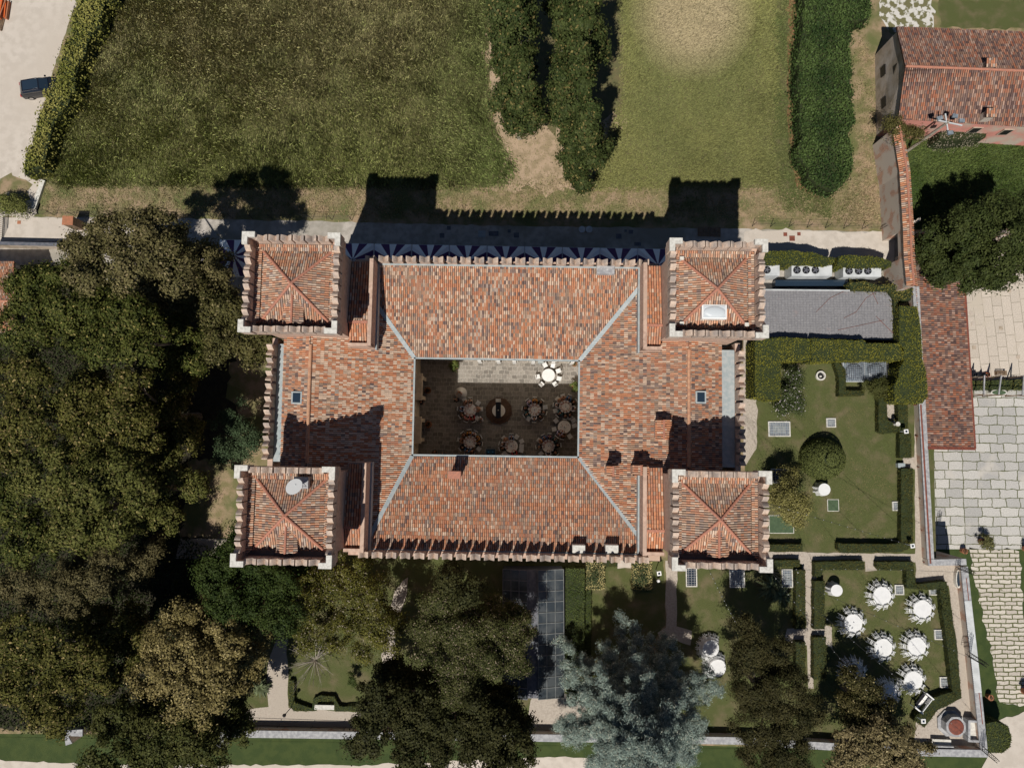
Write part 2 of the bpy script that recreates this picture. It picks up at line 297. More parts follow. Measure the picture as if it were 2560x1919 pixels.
# ---------------------------------------------------------------- barrel-tile roofs: every tile is a real curved tile
PAL = np.array([(.57, .25, .125), (.48, .205, .115), (.56, .31, .19), (.66, .51, .38), (.38, .27, .19), (.25, .19, .165), (.14, .105, .10), (.44, .38, .32)])
PW = dict(warm=(.24, .17, .2, .1, .12, .08, .04, .05), pale=(.2, .10, .16, .33, .08, .05, .03, .05), mixed=(.18, .12, .16, .16, .14, .10, .07, .07),
          orange=(.36, .22, .2, .04, .08, .04, .03, .03), old=(.08, .14, .14, .10, .16, .16, .12, .10), tower=(.12, .15, .24, .12, .16, .10, .04, .07))
def tiled(name, poly, down, parent=None, kind='mixed', pitch=.163, course=.31, seed=1, lift=.062, arc=4):
    rg = np.random.default_rng(seed); poly = [Vector(p) for p in poly]
    n = Vector((0, 0, 0))
    for i in range(len(poly)):
        a, b_ = poly[i], poly[(i+1) % len(poly)]; n += Vector(((a.y-b_.y)*(a.z+b_.z), (a.z-b_.z)*(a.x+b_.x), (a.x-b_.x)*(a.y+b_.y)))
    n.normalize(); n = n if n.z > 0 else -n
    dn = Vector((down[0], down[1], 0)); dn = (dn-n*dn.dot(n)).normalized(); ac = n.cross(dn).normalized(); O = poly[0]
    st = [((p-O).dot(ac), (p-O).dot(dn)) for p in poly]; s0, s1 = min(s for s, t in st), max(s for s, t in st); t0, t1 = min(t for s, t in st), max(t for s, t in st)
    ni, nj = int((s1-s0)/pitch)+2, int((t1-t0)/course)+2
    I, J = np.meshgrid(np.arange(ni), np.arange(nj), indexing='ij'); I, J = I.ravel(), J.ravel(); sc_ = s0+(I+.5)*pitch; tc = t0+(J+.5)*course-.1
    ok = inpoly(sc_, tc, st)
    for ds, dt in ((-pitch*.6, 0), (pitch*.6, 0), (0, -course*.6), (0, course*.6)): ok |= inpoly(sc_+ds, tc+dt, st)
    sc_, tc = sc_[ok], tc[ok]; m = len(sc_)
    # colour per tile: weighted palette with soft clusters
    q2 = np.column_stack([sc_, tc]); li = nz(q2, .55, seed); l2 = nz(q2, 1.6, seed+.5); wts = np.array(PW[kind]); cs = np.cumsum(wts/wts.sum())
    idx = np.searchsorted(cs, np.clip(rg.random(m)*.85+(l2-.5)*.22+.075, 0, .999)); mean = (PAL*(wts/wts.sum())[:, None]).sum(0); kf = {'old': .8, 'tower': .75, 'pale': .95}.get(kind, .85)
    col = (PAL[idx]*kf+mean*(1-kf))*(.85+.3*rg.random((m, 1))); lw = np.clip((li-.5)*2.2, 0, .75)[:, None]*(rg.random((m, 1)) < .6)      # lichen-grey patches
    col = col*(1-lw*.4)+np.array([.30, .25, .21])*lw*.4
    if kind == 'tower': col = col*np.array([1.02, 1.08, 1.12])
    if kind == 'old': col = col*np.array([.70, .62, .63])
    th = np.linspace(rad(8), rad(172), arc+1); rw = pitch*.41; k = arc+1
    V = np.zeros((m, 2, k, 3)); Nn, D, A, O_ = [np.array(x) for x in (n, dn, ac, O)]
    jit = (rg.random(m)-.5)*.012; sk = (rg.random(m)-.5)*.02; jl = (rg.random(m)-.5)*.02
    for e, (dt, h0) in enumerate(((-course*.5-.03, .0), (course*.5, .022))):
        for q in range(k):
            ss = sc_+jit+sk*(1 if e else -1)*.5-np.cos(th[q])*rw; hh = lift*.2+np.sin(th[q])*lift+h0; tt = tc+dt+jl
            V[:, e, q, :] = O_+np.outer(ss, A)+np.outer(tt, D)+np.outer(np.ones(m)*hh, Nn)
    base = (np.arange(m)*2*k)[:, None]; fs = np.stack([np.stack([base[:, 0]+q, base[:, 0]+q+1, base[:, 0]+k+q+1, base[:, 0]+k+q], 1) for q in range(arc)], 1).reshape(-1, 4)
    me = npmesh(name, V.reshape(-1, 3), fs, [M['tile'], M['tilebed']], np.repeat(col, arc, 0))
    bm = bmesh.new(); bm.from_mesh(me)
    c = sum(poly, Vector())/len(poly)
    for i in range(len(poly)):
        a, b_ = poly[i], poly[(i+1) % len(poly)]; pn = (b_-a).cross(n).normalized()
        if pn.dot(c-a) > 0: pn = -pn
        bmesh.ops.bisect_plane(bm, geom=bm.verts[:]+bm.edges[:]+bm.faces[:], plane_co=a, plane_no=pn, clear_outer=True)
    up = [bm.verts.new(p) for p in poly]; dv = [bm.verts.new(p-n*.12) for p in poly]; L = len(poly)
    for f in [bm.faces.new(up), bm.faces.new(dv[::-1])]+[bm.faces.new((up[i], up[(i+1) % L], dv[(i+1) % L], dv[i])) for i in range(L)]: f.material_index = 1
    bm.to_mesh(me); bm.free(); me.update(); return link(name, me, parent)

# ---------------------------------------------------------------- the castle (local frame turned one degree)
castle = empty('castle', (0, 0, 0), rad(-1), 'large castle villa with four square towers, swallow-tail battlements and orange tiled roofs round a courtyard', 'castle')
ZE, ZT = 11.5, 20.4
b = MB()      # wings with the courtyard left open
b.box(-19.5, 16.9, 7.62, 13.6, 0, 10.9); b.box(-19.5, 16.9, -8.45, -3.05, 0, 10.9); b.box(-19.5, -10.1, -3.05, 7.62, 0, 10.9); b.box(6.1, 16.9, -3.05, 7.62, 0, 10.9)
body = b.build('wing_walls', M['cream'], parent=castle)
b = MB()      # cornices and door surrounds of the courtyard
b.box(-10.1, -9.85, -3.0, 7.6, 10.3, 10.8).box(-10.1, -9.92, -3.0, 7.6, 6.0, 6.3).box(5.9, 6.1, -3.0, 7.6, 10.3, 10.8).box(-9.84, 5.89, 7.4, 7.62, 10.3, 10.8)
b.build('cornice', M['cream'], parent=castle)
for y0 in (3.4, -.7):
    d = MB().box(-10.1, -9.5, y0, y0+.35, 0, 3.2).box(-10.1, -9.5, y0+1.9, y0+2.25, 0, 3.2).box(-10.1, -9.4, y0-.15, y0+2.4, 3.2, 3.7).build('door_surround', M['cream'], parent=castle)
    MB().box(-10.12, -10.02, y0+.37, y0+1.88, 0, 3.15).build('door', M['wood'], parent=d)
for x0 in (-3.9, -.5, 3.3):
    d = MB().box(x0, x0+.2, 7.4, 7.62, 0, 2.7).box(x0+1.3, x0+1.5, 7.4, 7.62, 0, 2.7).box(x0-.1, x0+1.6, 7.35, 7.62, 2.7, 2.95).build('window_frame', M['stone'], parent=castle)
    for q in (-.35, 1.5): MB().box(x0+q, x0+q+.35, 7.2, 7.26, .3, 2.6).build('shutter', M['white'], parent=d)
tiled('roof', [(-9.07, 6.5, ZE), (4.95, 6.5, ZE), (9.75, 12.5, 13.1), (9.75, 13.85, 13.46), (-12.45, 13.85, 13.46), (-12.45, 11.3, 12.8)], (0, -1), castle, 'mixed', seed=3)
tiled('roof', [(-9.0, -1.85, ZE), (4.95, -1.75, ZE), (10.0, -8.05, 12.75), (10.0, -9.15, 12.98), (-12.3, -9.25, 12.98), (-12.1, -8.3, 12.75)], (0, 1), castle, 'warm', seed=5)
tiled('roof', [(-9.03, -1.9, ZE), (-9.07, 6.5, ZE), (-14.3, 13.8, 13.5), (-16.95, 13.8, 14.5), (-16.8, -8.4, 14.5), (-12.3, -8.4, 12.8)], (1, 0), castle, 'pale', seed=8)
tiled('roof', [(4.95, 6.5, ZE), (4.95, -1.75, ZE), (10.3, -8.4, 13.1), (13.42, -8.4, 14.0), (13.42, 13.8, 14.0), (10.8, 13.8, 13.2)], (-1, 0), castle, 'mixed', seed=9)
tiled('roof', [(-16.95, 13.4, 14.5), (-16.8, -8.4, 14.5), (-19.15, -8.4, 13.6), (-19.4, 13.4, 13.6)], (-1, 0), castle, 'mixed', seed=12)
tiled('roof', [(13.42, -8.4, 14.0), (13.42, 13.4, 14.0), (16.3, 13.4, 13.1), (16.3, -8.4, 13.1)], (1, 0), castle, 'mixed', seed=14)
for p, q in (((-16.87, 7.0, 14.58), (-16.8, -2.4, 14.58)), ((13.42, 7.2, 14.08), (13.42, -2.2, 14.08))):
    MB().tube(p, q, .14, n=8).build('ridge', M['ridgec'], parent=castle)
for p, q in (((-9.0, 6.42, 11.56), (-12.62, 11.4, 12.93)), ((4.9, 6.42, 11.56), (9.72, 12.5, 13.2)), ((-8.95, -1.8, 11.56), (-12.2, -8.7, 12.95)), ((4.95, -1.7, 11.56), (10.1, -8.4, 12.95))):
    MB().beam(p, q, .34, .1).build('valley', M['lead'], parent=castle)
for a in (((-9.1, 6.4), (5.0, 6.4)), ((-9.0, -1.72), (5.0, -1.65)), ((-8.93, -1.75), (-8.97, 6.45)), ((4.86, -1.7), (4.86, 6.45))):
    g_ = MB(); p, q = a; g_.beam((*p, 11.5), (*q, 11.5), .14, .1)
    o = g_.build('gutter', M['lead'], parent=castle)
b = MB().box(-20.0, -19.45, 7.2, -2.4, 12.9, 13.1).box(16.3, 17.35, -2.2, 7.3, 12.95, 13.1).box(-12.4, 9.7, 13.8, 13.95, 13.3, 13.56).box(-12.3, 10, -9.35, -9.2, 12.8, 13.05)
b.build('lead_flashing', M['lead'], parent=castle)
ys_ = np.arange(7.0, -2.2, -.62); b = MB().prism([(-19.2, 7.0), (-19.2, -2.3)][::-1][::-1]+[p_ for y in ys_[::-1] for p_ in ((-19.25, y-.6), (-19.62, y-.3))], 13.1, 13.45)
b.build('gutter_steps', M['lead'], parent=castle)

def merlon_mesh(wd=.84, d=.34, h=1.35):                  # swallow-tail merlon: two horns with a curved notch
    pr = [(-wd/2, 0), (wd/2, 0)]; N = 5
    pr += [(wd/2, h*.98)]+[(wd/2*(1-t), h*(1-.38*t**1.7)) for t in [i/N for i in range(1, N+1)]]
    pr += [(-wd/2*t, h*(1-.38*(1-t)**1.7)) for t in [i/N for i in range(1, N)]]+[(-wd/2, h*.98)]
    b = MB(); n = len(pr); b.add([(x, -d/2, z) for x, z in pr]+[(x, d/2, z) for x, z in pr], [(i, (i+1) % n, n+(i+1) % n, n+i) for i in range(n)])
    top = list(range(2, n)); mid = top[len(top)//2]; b.f += [tuple([0, 1]+top), tuple([n+i for i in ([0, 1]+top)][::-1])]; b.mi += [0, 0]
    return b.mesh('merlon', M['merl'])
ML = merlon_mesh(.80, .46, 1.3); MT = merlon_mesh(.80, .42, 1.1)
def merlons(par, p, q, n, z, me, lean=0):
    p, q = Vector(p), Vector(q); a = math.atan2((q-p).y, (q-p).x)
    for i in range(n):
        c = p.lerp(q, (i+.5)/n); o = link('merlon', me, par); o.location = (c.x, c.y, z); o.rotation_euler = (0, 0, a)
        o.scale = (1+random.uniform(-.05, .05), 1, 1+random.uniform(-.05, .04))
PZ = 13.15
for nm, p, q, n, bx in (('N', (-12.95, 14.15), (10.3, 14.15), 21, (-13.85, 11.12, 13.87, 14.35)), ('S', (-12.7, -9.5), (10.4, -9.5), 21, (-13.62, 11.32, -9.72, -9.3)),
                        ('W', (-20.25, -2.3), (-20.25, 7.1), 9, (-20.45, -20.03, -2.98, 7.68)), ('E', (17.6, -2.1), (17.6, 7.2), 9, (17.38, 17.8, -2.71, 7.86))):
    x0, x1, y0, y1 = bx; w_ = MB().box(x0, x1, y0, y1, 0, PZ); o = w_.build('parapet', M['wall'], parent=castle); merlons(o, p, q, n, PZ-.02, ML)

def tower(x0, x1, y0, y1, seed, dormer=True, skylight=False):
    cx, cy = (x0+x1)/2, (y0+y1)/2; a = (x1-x0)/2; c_ = (y1-y0)/2
    t = MB(); t.box(x0+.55, x1-.55, y0+.55, y1-.55, 0, 17.6)
    f = lambda e, z: [(x0+e, y0+e, z), (x1-e, y0+e, z), (x1-e, y1-e, z), (x0+e, y1-e, z)]
    t.hexa(f(.55, 17.601), f(.1, 18.3)); th = .5
    t.box(x0+.1, x1-.1, y0+.1, y0+th, 18.301, 19.1).box(x0+.1, x1-.1, y1-th, y1-.1, 18.301, 19.1).box(x0+.1, x0+th, y0+th, y1-th, 18.301, 19.1).box(x1-th, x1-.1, y0+th, y1-th, 18.301, 19.1)
    T = t.build('tower', M['wall'], parent=castle)
    for (sx, sy, r) in ((0, -1, 0), (0, 1, 0), (-1, 0, 1), (1, 0, 1)):
        n = 6; q = .82; e = .3
        if r == 0: merlons(T, (x0+q, (y0+e) if sy < 0 else (y1-e)), (x1-q, (y0+e) if sy < 0 else (y1-e)), n, 19.08, MT)
        else: merlons(T, ((x0+e) if sx < 0 else (x1-e), y0+q), ((x0+e) if sx < 0 else (x1-e), y1-q), n, 19.08, MT)
    for sx in (-1, 1):
        for sy in (-1, 1):
            X, Y = cx+sx*a, cy+sy*c_; L = lambda u, v: (X-sx*u, Y-sy*v)
            ring = [L(0, 0), L(.86, 0), L(.86, .34), L(.34, .34), L(.34, .86), L(0, .86)]
            k = MB().prism(ring, 19.05, 20.2); k.mat(1).prism([L(-.03, -.03), L(.9, -.03), L(.9, .37), L(.37, .37), L(.37, .9), L(-.03, .9)], 20.2, 20.42)
            k.build('corner_merlon', M['merl'], M['stone'], parent=T)
    # roof pyramid
    i = .95; zb, za = 18.75, 19.95; Q = [(x0+i, y0+i, zb), (x1-i, y0+i, zb), (x1-i, y1-i, zb), (x0+i, y1-i, zb)]; A = (cx, cy, za)
    for k_, dd in enumerate(((0, -1), (1, 0), (0, 1), (-1, 0))):
        tiled('tower_roof', [Q[k_], Q[(k_+1) % 4], A], dd, T, 'tower', seed=seed*10+k_, pitch=.17, course=.31)
    for q in Q: MB().tube((q[0], q[1], zb+.07), (cx, cy, za+.09), .11, n=8).build('hip', M['ridge'], parent=T)
    tiled('coping_tiles', [(x0+.55, y1-.52, 19.02), (x1-.55, y1-.52, 19.02), (x1-.95, y1-.98, 18.9), (x0+.95, y1-.98, 18.9)], (0, -1), T, 'tower', seed=seed+50)
    tiled('coping_tiles', [(x1-.52, y0+.55, 19.02), (x1-.52, y1-.55, 19.02), (x1-.93, y1-.98, 18.9), (x1-.93, y0+.98, 18.9)], (-1, 0), T, 'tower', seed=seed+51)
    tiled('coping_tiles', [(x0+.52, y0+.55, 19.02), (x0+.93, y0+.98, 18.9), (x0+.93, y1-.98, 18.9), (x0+.52, y1-.55, 19.02)], (1, 0), T, 'tower', seed=seed+52)
    if dormer:
        z1 = 19.35; w2 = .62; yb, yt = y0+.95, cy-.25
        D = MB().add([(cx-w2, yb, zb-.1), (cx+w2, yb, zb-.1), (cx+w2, yb, z1-.28), (cx, yb, z1+.1), (cx-w2, yb, z1-.28), (cx-w2, yt, zb), (cx+w2, yt, zb), (cx+w2, yt, z1-.28), (cx, yt, z1+.1), (cx-w2, yt, z1-.28)],
                     [(0, 1, 2, 3, 4), (0, 4, 9, 5), (1, 6, 7, 2), (3, 2, 7, 8), (4, 3, 8, 9)]).build('dormer', M['wall'], parent=T)
        for s, dd in ((-1, (-1, 0)), (1, (1, 0))):
            o_ = tiled('dormer_roof', [(cx, yb-.15, z1+.2), (cx+s*.78, yb-.15, z1-.2), (cx+s*.55, yt, z1-.02), (cx, yt+.3, z1+.2)][::s], dd, T, 'tower', seed=seed+60+s)
        MB().tube((cx, yb-.15, z1+.27), (cx, yt+.3, z1+.3), .09, n=7).build('dormer_ridge', M['ridge'], parent=T)
    if skylight:
        ys = y0+1.75; S = MB().rbox((cx-.1, ys+.2), .9, .52, 19.0, 19.55).build('skylight', M['white'], parent=T)
        MB().rbox((cx-.1, ys+.2), .8, .43, 19.551, 19.6).dome((cx-.1, ys+.2), .78, .4, 19.6, .12, 16, 4).build('skylight_dome', M['dome'], parent=S)
        for q in (Q[0], Q[1], Q[3]): MB().rbox((q[0]*.93+cx*.07, q[1]*.93+cy*.07), .15, .13, 18.7, 19.2).build('hip_cap', M['stone'], parent=T)
    return T
t1 = tower(-20.38, -13.28, 7.12, 14.42, 1)
t2 = tower(10.56, 17.55, 7.3, 14.4, 2, dormer=False, skylight=True)
t3 = tower(-20.13, -13.05, -9.45, -2.42, 3)
t4 = tower(10.76, 17.68, -9.1, -2.15, 4)
# low lean-to roofs between towers and wings
def leanto(x0, x1, y0, y1, side, zw, zs, seed):
    b = MB().box(x0, x1, y0, y1, 10.9, zs-.35); xs = x1 if side > 0 else x0
    b.box(min(xs, xs-side*.3), max(xs, xs-side*.3), y0, y1, zs-.349, zw).box(x0, x1, y0, y0+.25, zs-.348, zw-.3)
    o = b.build('lean_to', M['wall'], parent=castle); lo, hi = (x0+.02, x1-.32) if side > 0 else (x0+.32, x1-.02); ym = y0+1.9
    tiled('lean_to_roof', [(lo, ym, zs+.55), (hi, ym, zs+.55), (hi, y1-.1, zs-.1), (lo, y1-.1, zs-.1)], (0, 1), o, 'orange' if side < 0 else 'warm', seed=seed, pitch=.2)
    tiled('lean_to_roof', [(lo, y0+.27, zs-.1), (hi, y0+.27, zs-.1), (hi, ym, zs+.4), (lo, ym, zs+.4)], (0, -1), o, 'orange', seed=seed+1, pitch=.2)
    MB().box(lo, hi, ym-.1, ym+.1, zs+.4, zs+.66).build('lean_to_ridge', M['ridge'], parent=o)
    MB().box(*((x1+.001, x1+.13) if side > 0 else (x0-.13, x0-.001)), y0-.1, y1, 12.9, 13.6).build('lead_flashing', M['lead'], parent=o)
leanto(-13.8, -11.9, 6.9, 13.9, 1, 15.3, 14.6, 21); leanto(9.55, 11.1, 7.0, 13.9, -1, 15.3, 14.6, 23)
leanto(-13.6, -11.95, -9.2, -2.3, 1, 15.2, 14.5, 25); leanto(9.6, 11.3, -9.0, -2.2, -1, 15.2, 14.5, 27)
def roof_window(x, y, z, rx):
    o = MB().rbox((x, y), .42, .5, z-.1, z+.22).build('roof_window', M['lead'], parent=castle); MB().rbox((x, y), .3, .38, z+.221, z+.25).build('pane', M['glass'], parent=o)
p = lambda u, v, z: (lambda q: (q.x*math.cos(rad(1))-q.y*math.sin(rad(1)), q.x*math.sin(rad(1))+q.y*math.cos(rad(1))))(P(u, v, z))
roof_window(*p(743, 994, 14.2), 14.15, 0); roof_window(*p(1751, 993, 13.8), 13.75, 0)
def chimney(u, v, z, hx, hy, zb, m='tile', tl=True, seed=0):
    x, y = p(u, v, z); o = MB().rbox((x, y), hx, hy, zb, z-.25).build('chimney', M['wall'], parent=castle)
    if tl:
        for s in (-1, 1): tiled('chimney_cap', [(x, y-hy-.1, z+.1), (x+s*(hx+.12), y-hy-.1, z-.12), (x+s*(hx+.12), y+hy+.1, z-.12), (x, y+hy+.1, z+.1)][::s], (s, 0), o, 'orange', seed=seed+s+3, pitch=.18)
        MB().tube((x, y-hy-.1, z+.17), (x, y+hy+.1, z+.17), .08, n=6).build('chimney_ridge', M['ridge'], parent=o)
    else: MB().rbox((x, y), hx+.08, hy+.08, z-.25, z).build('chimney_cap', M['ridge'], parent=o)
chimney(1659, 1074, 14.6, .5, .68, 12.3, seed=31); chimney(1136, 1187, 13.6, .42, .22, 11.5, tl=False)
chimney(1533, 1177, 14.3, .38, .3, 12, seed=41); chimney(1602, 1175, 14.8, .5, .3, 12, seed=43)
MB().rbox(p(1514, 675, 13.8), .72, .33, 13.2, 13.85).build('roof_hatch', M['greys'], parent=castle)
for u in (1447, 1530): MB().rbox(p(u, 1372, 13.8), .5, .3, 12.5, 13.8).build('roof_vent_box', M['stone'], parent=castle)
# satellite dish on a plinth, south-west tower
x, y = p(750, 1207, 19.8); dish = empty('satellite_dish', (0, 0, 0), rad(-1), 'white satellite dish on a pale plinth on the lower left tower roof', 'satellite dish')
dish.location = Matrix.Rotation(rad(-1), 3, 'Z') @ Vector((x, y, 19.2))
MB().box(-.5, .55, -.4, .42, 0, .5).build('plinth', M['greys'], parent=dish)
b = MB().dome((0, 0), .62, .62, 0, .16, 20, 4); d = b.build('dish', M['white'], parent=dish); d.location = (-.18, -.2, 1.35); d.rotation_euler = (rad(150), rad(-12), 0)
MB().tube((0, 0, .5), (-.1, -.1, 1.35), .04).tube((.1, -.6, .9), (-.1, -.2, 1.3), .02).tube((.2, -.9, 1.6), (-.1, -.25, 1.2), .015).tube((.2, -.9, 1.6), (.1, -.5, 1.0), .015).build('bracket', M['steel'], parent=dish)

# ---------------------------------------------------------------- vegetation
def leaves(C, Nrm, size, col, asp=.55, name='foliage', parent=None, m='leaf'):
    n = len(C); r = RNG.normal(size=(n, 3)); a = np.cross(Nrm, r); a /= np.linalg.norm(a, axis=1)[:, None]+1e-9; b = np.cross(Nrm, a); b /= np.linalg.norm(b, axis=1)[:, None]+1e-9
    s = np.asarray(size).reshape(-1, 1); V = np.stack([C-a*s/2, C+b*s*asp/2, C+a*s/2, C-b*s*asp/2], 1).reshape(-1, 3)
    return link(name, npmesh(name, V, np.arange(4*n).reshape(n, 4), [M[m]], col), parent)
def crown(blobs, cols, dens=800, leaf=.22, clump=.5, parent=None, asp=.6, inner=.45, name='crown', up=.5, seed=None):
    Cs, Ns, Co = [], [], []; cols = np.array(cols); org = np.array(parent.location) if parent else np.zeros(3)
    for (x, y, z, rx, ry, rz) in blobs:
        n = int(dens*2.0*(rx*ry+rx*rz+ry*rz)/3); K = max(8, int(2.6*(rx*ry+rx*rz+ry*rz)/3/clump**2*.8))
        d = RNG.normal(size=(K, 3)); d /= np.linalg.norm(d, axis=1)[:, None]; d[:, 2] = np.where(d[:, 2] < -.35, -d[:, 2], d[:, 2])
        rr = (inner+(1-inner)*RNG.random(K)**.6)[:, None]*(.9+.2*np.sin(d[:, :1]*5+x)*np.cos(d[:, 1:2]*6+y)); cc = d*rr*np.array([rx, ry, rz])
        k = RNG.integers(0, K, n); sg = clump*(.6+.8*RNG.random(K))[k][:, None]*.5; g = RNG.normal(size=(n, 3)); L_ = cc[k]+g*sg*np.array([1, 1, .7])
        nr = g/(np.linalg.norm(g, axis=1)[:, None]+1e-6)*.75+d[k]*.45+RNG.normal(size=(n, 3))*.38+np.array([0, 0, up*.55]); nr /= np.linalg.norm(nr, axis=1)[:, None]
        t = np.clip(RNG.random(K)[k]*.6+RNG.random(n)*.5-.05, 0, 1)[:, None]; c = cols[0]*(1-t)+cols[1]*t
        if len(cols) > 2: q = (RNG.random(n) < .08)[:, None]; c = np.where(q, cols[2], c)
        Cs.append(L_+np.array([x, y, z])-org); Ns.append(nr); Co.append(c*(.47+.75*RNG.random((n, 1))))
    C = np.concatenate(Cs); return leaves(C, np.concatenate(Ns), leaf*(.7+.6*RNG.random(len(C))), np.concatenate(Co), asp, name, parent)
def limbs(base, tops, r, m='bark', parent=None, name='trunk'):
    b = MB(); base = Vector(base); o = Vector(parent.location) if parent else Vector(); cz = min(t[2] for t in tops)*.55
    mid = Vector((base.x+random.uniform(-.2, .2), base.y+random.uniform(-.2, .2), max(base.z+.6, cz))); b.tube(base-o, mid-o, r*1.25, r*.8, 8)
    for t in tops[:7]:
        t = Vector(t); q = mid.lerp(t, .5)+Vector((random.uniform(-.3, .3), random.uniform(-.3, .3), random.uniform(0, .5)))
        b.tube(mid-o, q-o, r*.5, r*.28, 6).tube(q-o, t-o, r*.28, r*.07, 5)
        for _ in range(2):
            e = q.lerp(t, random.random())+Vector((random.uniform(-1, 1), random.uniform(-1, 1), random.uniform(-.2, .8))); b.tube(q.lerp(t, .3)-o, e-o, r*.14, r*.05, 4)
    return b.build(name, M[m], parent=parent)
def tree(name, label, cat, bl, cols, z=13., group=None, dens=800, leaf=.22, clump=.55, flat=.7, tr=.3, bark='bark', asp=.6, inner=.45, base=0.0, up=.5, under=None):
    under = (group in (GW, 'evergreens of the garden')) if under is None else under; B_ = []
    for q in bl:
        u, v, r = q[:3]; zz = q[3] if len(q) > 3 else z+random.uniform(-.8, .8); c = P(u, v, zz); rm = r*(CAMH-zz)/F; B_.append((c.x, c.y, zz-.15*rm, rm*1.12, rm*1.12, rm*flat))
        if under: B_.append((c.x*.97, c.y*.97, zz*.55, rm*1.0, rm*1.0, rm*.8))
    cx = sum(q[0] for q in B_)/len(B_); cy = sum(q[1] for q in B_)/len(B_)
    t = empty(name, (cx, cy, base), 0, label, cat, group)
    crown(B_, cols, dens, leaf, clump, t, asp, inner, up=up); limbs((cx, cy, base), [(q[0], q[1], q[2]) for q in B_], tr, bark, t); return t
GW = 'tall trees of the wood left of the castle'
OL = [(.050, .056, .012), (.13, .12, .03), (.26, .20, .08)]; GR = [(.040, .054, .011), (.105, .112, .026), (.22, .19, .06)]; DG = [(.022, .040, .010), (.052, .072, .016)]
tree('deciduous_tree', 'khaki-topped broad tree nearest the lane at the top of the wood', 'tree', [(330, 575, 62), (195, 625, 46, 14), (230, 598, 44, 15), (268, 575, 44, 16), (392, 562, 46, 16), (436, 602, 42, 15), (255, 640, 58), (400, 625, 62), (325, 665, 66), (215, 690, 45), (440, 690, 50)], [(.08, .075, .026), (.17, .145, .062), (.26, .21, .11)], 17, GW, tr=.45)
tree('deciduous_tree', 'green tree at the left edge covering the red tiled roof', 'tree', [(75, 720, 68), (140, 770, 62), (60, 820, 62), (130, 690, 50)], GR, 15, GW, tr=.4)
tree('deciduous_tree', 'dense olive green tree in the middle of the upper wood', 'tree', [(225, 780, 66), (310, 790, 66), (265, 855, 66), (350, 865, 52), (385, 800, 42)], GR, 15.5, GW, tr=.45)
tree('deciduous_tree', 'spreading tree whose branches reach the upper left tower', 'tree', [(490, 745, 48), (550, 775, 54), (605, 835, 50), (545, 865, 44), (600, 790, 40), (470, 700, 36)], [(.06, .062, .02), (.13, .115, .04), (.2, .17, .08)], 11, GW, tr=.35)
tree('deciduous_tree', 'olive tree left of the dark gap in the wood', 'tree', [(285, 1020, 70), (345, 1085, 58), (200, 1000, 66), (330, 950, 40), (215, 1090, 60)], OL, 14.5, GW, tr=.4)
tree('deciduous_tree', 'yellow-flecked tree at the left edge below the red roof', 'tree', [(60, 945, 66), (80, 1050, 74), (20, 1130, 50)], OL, 14.5, GW, tr=.4)
tree('deciduous_tree', 'wide green tree in the middle of the wood left of the lower tower', 'tree', [(110, 1190, 84), (215, 1215, 80), (300, 1180, 62), (352, 1235, 44), (190, 1320, 70), (280, 1320, 52)], [(.075, .085, .02), (.13, .13, .035), (.2, .17, .06)], 15, GW, tr=.5)
tree('deciduous_tree', 'green tree at the left edge above the grey-brown one', 'tree', [(30, 1260, 62), (70, 1350, 70)], GR, 14.5, GW, tr=.35)
tree('deciduous_tree', 'grey-brown thin-leaved tree at the left edge of the lower wood', 'tree', [(50, 1470, 58), (145, 1490, 60), (222, 1450, 50), (262, 1405, 38)], [(.10, .085, .035), (.15, .13, .06)], 12.5, GW, leaf=.16, tr=.35, dens=1100)
tree('deciduous_tree', 'olive tree filling the lower left corner above the lawn', 'tree', [(60, 1600, 74), (150, 1620, 72), (55, 1710, 70), (150, 1730, 70), (225, 1660, 46), (120, 1800, 50)], OL, 13.5, GW, tr=.45)
tree('deciduous_tree', 'pale tan-leaved tree beside the narrow garden path', 'tree', [(455, 1530, 40), (555, 1570, 50), (400, 1610, 56), (470, 1640, 66), (375, 1690, 50), (460, 1725, 66), (545, 1700, 56), (520, 1775, 44), (580, 1620, 34)], [(.12, .10, .032), (.29, .235, .095), (.38, .31, .15)], 10, GW, leaf=.2, tr=.35)
tree('evergreen_tree', 'dark green evergreen below the lower left tower', 'tree', [(560, 1400, 56), (640, 1430, 58), (555, 1490, 56), (650, 1520, 62), (700, 1460, 44), (600, 1350, 34), (700, 1560, 36), (520, 1430, 40)], DG, 10, 'evergreens of the garden', leaf=.18, tr=.35, dens=1000)
tree('evergreen_tree', 'dark evergreen at the bottom left hiding the garden wall end', 'tree', [(290, 1800, 62), (390, 1840, 72), (485, 1850, 62), (255, 1890, 56), (520, 1900, 48), (400, 1920, 60)], [(.045, .055, .014), (.10, .10, .03)], 11, 'evergreens of the garden', tr=.4)
tree('deciduous_tree', 'small blue-green tree close to the left castle wall', 'tree', [(585, 1050, 50), (612, 1105, 44), (560, 1120, 42)], [(.045, .075, .035), (.075, .105, .05)], 6, 'small garden trees', leaf=.16, tr=.2, dens=1000)
tree('deciduous_tree', 'sparse olive tree with bare pale radiating branches on the lawn', 'tree', [(760, 1510, 40), (835, 1480, 52), (905, 1500, 48), (775, 1590, 46), (850, 1585, 52), (935, 1570, 46), (965, 1600, 34), (880, 1430, 42), (760, 1450, 32), (905, 1640, 34)], [(.07, .075, .016), (.15, .14, .03), (.3, .26, .18)], 8, 'small garden trees', dens=640, leaf=.15, tr=.22, inner=.3, under=True)
x = empty('bare_tree', P(795, 1642), 0, 'leafless pale branches fanning out on the lawn in front of the olive tree', 'bare tree'); b = MB()
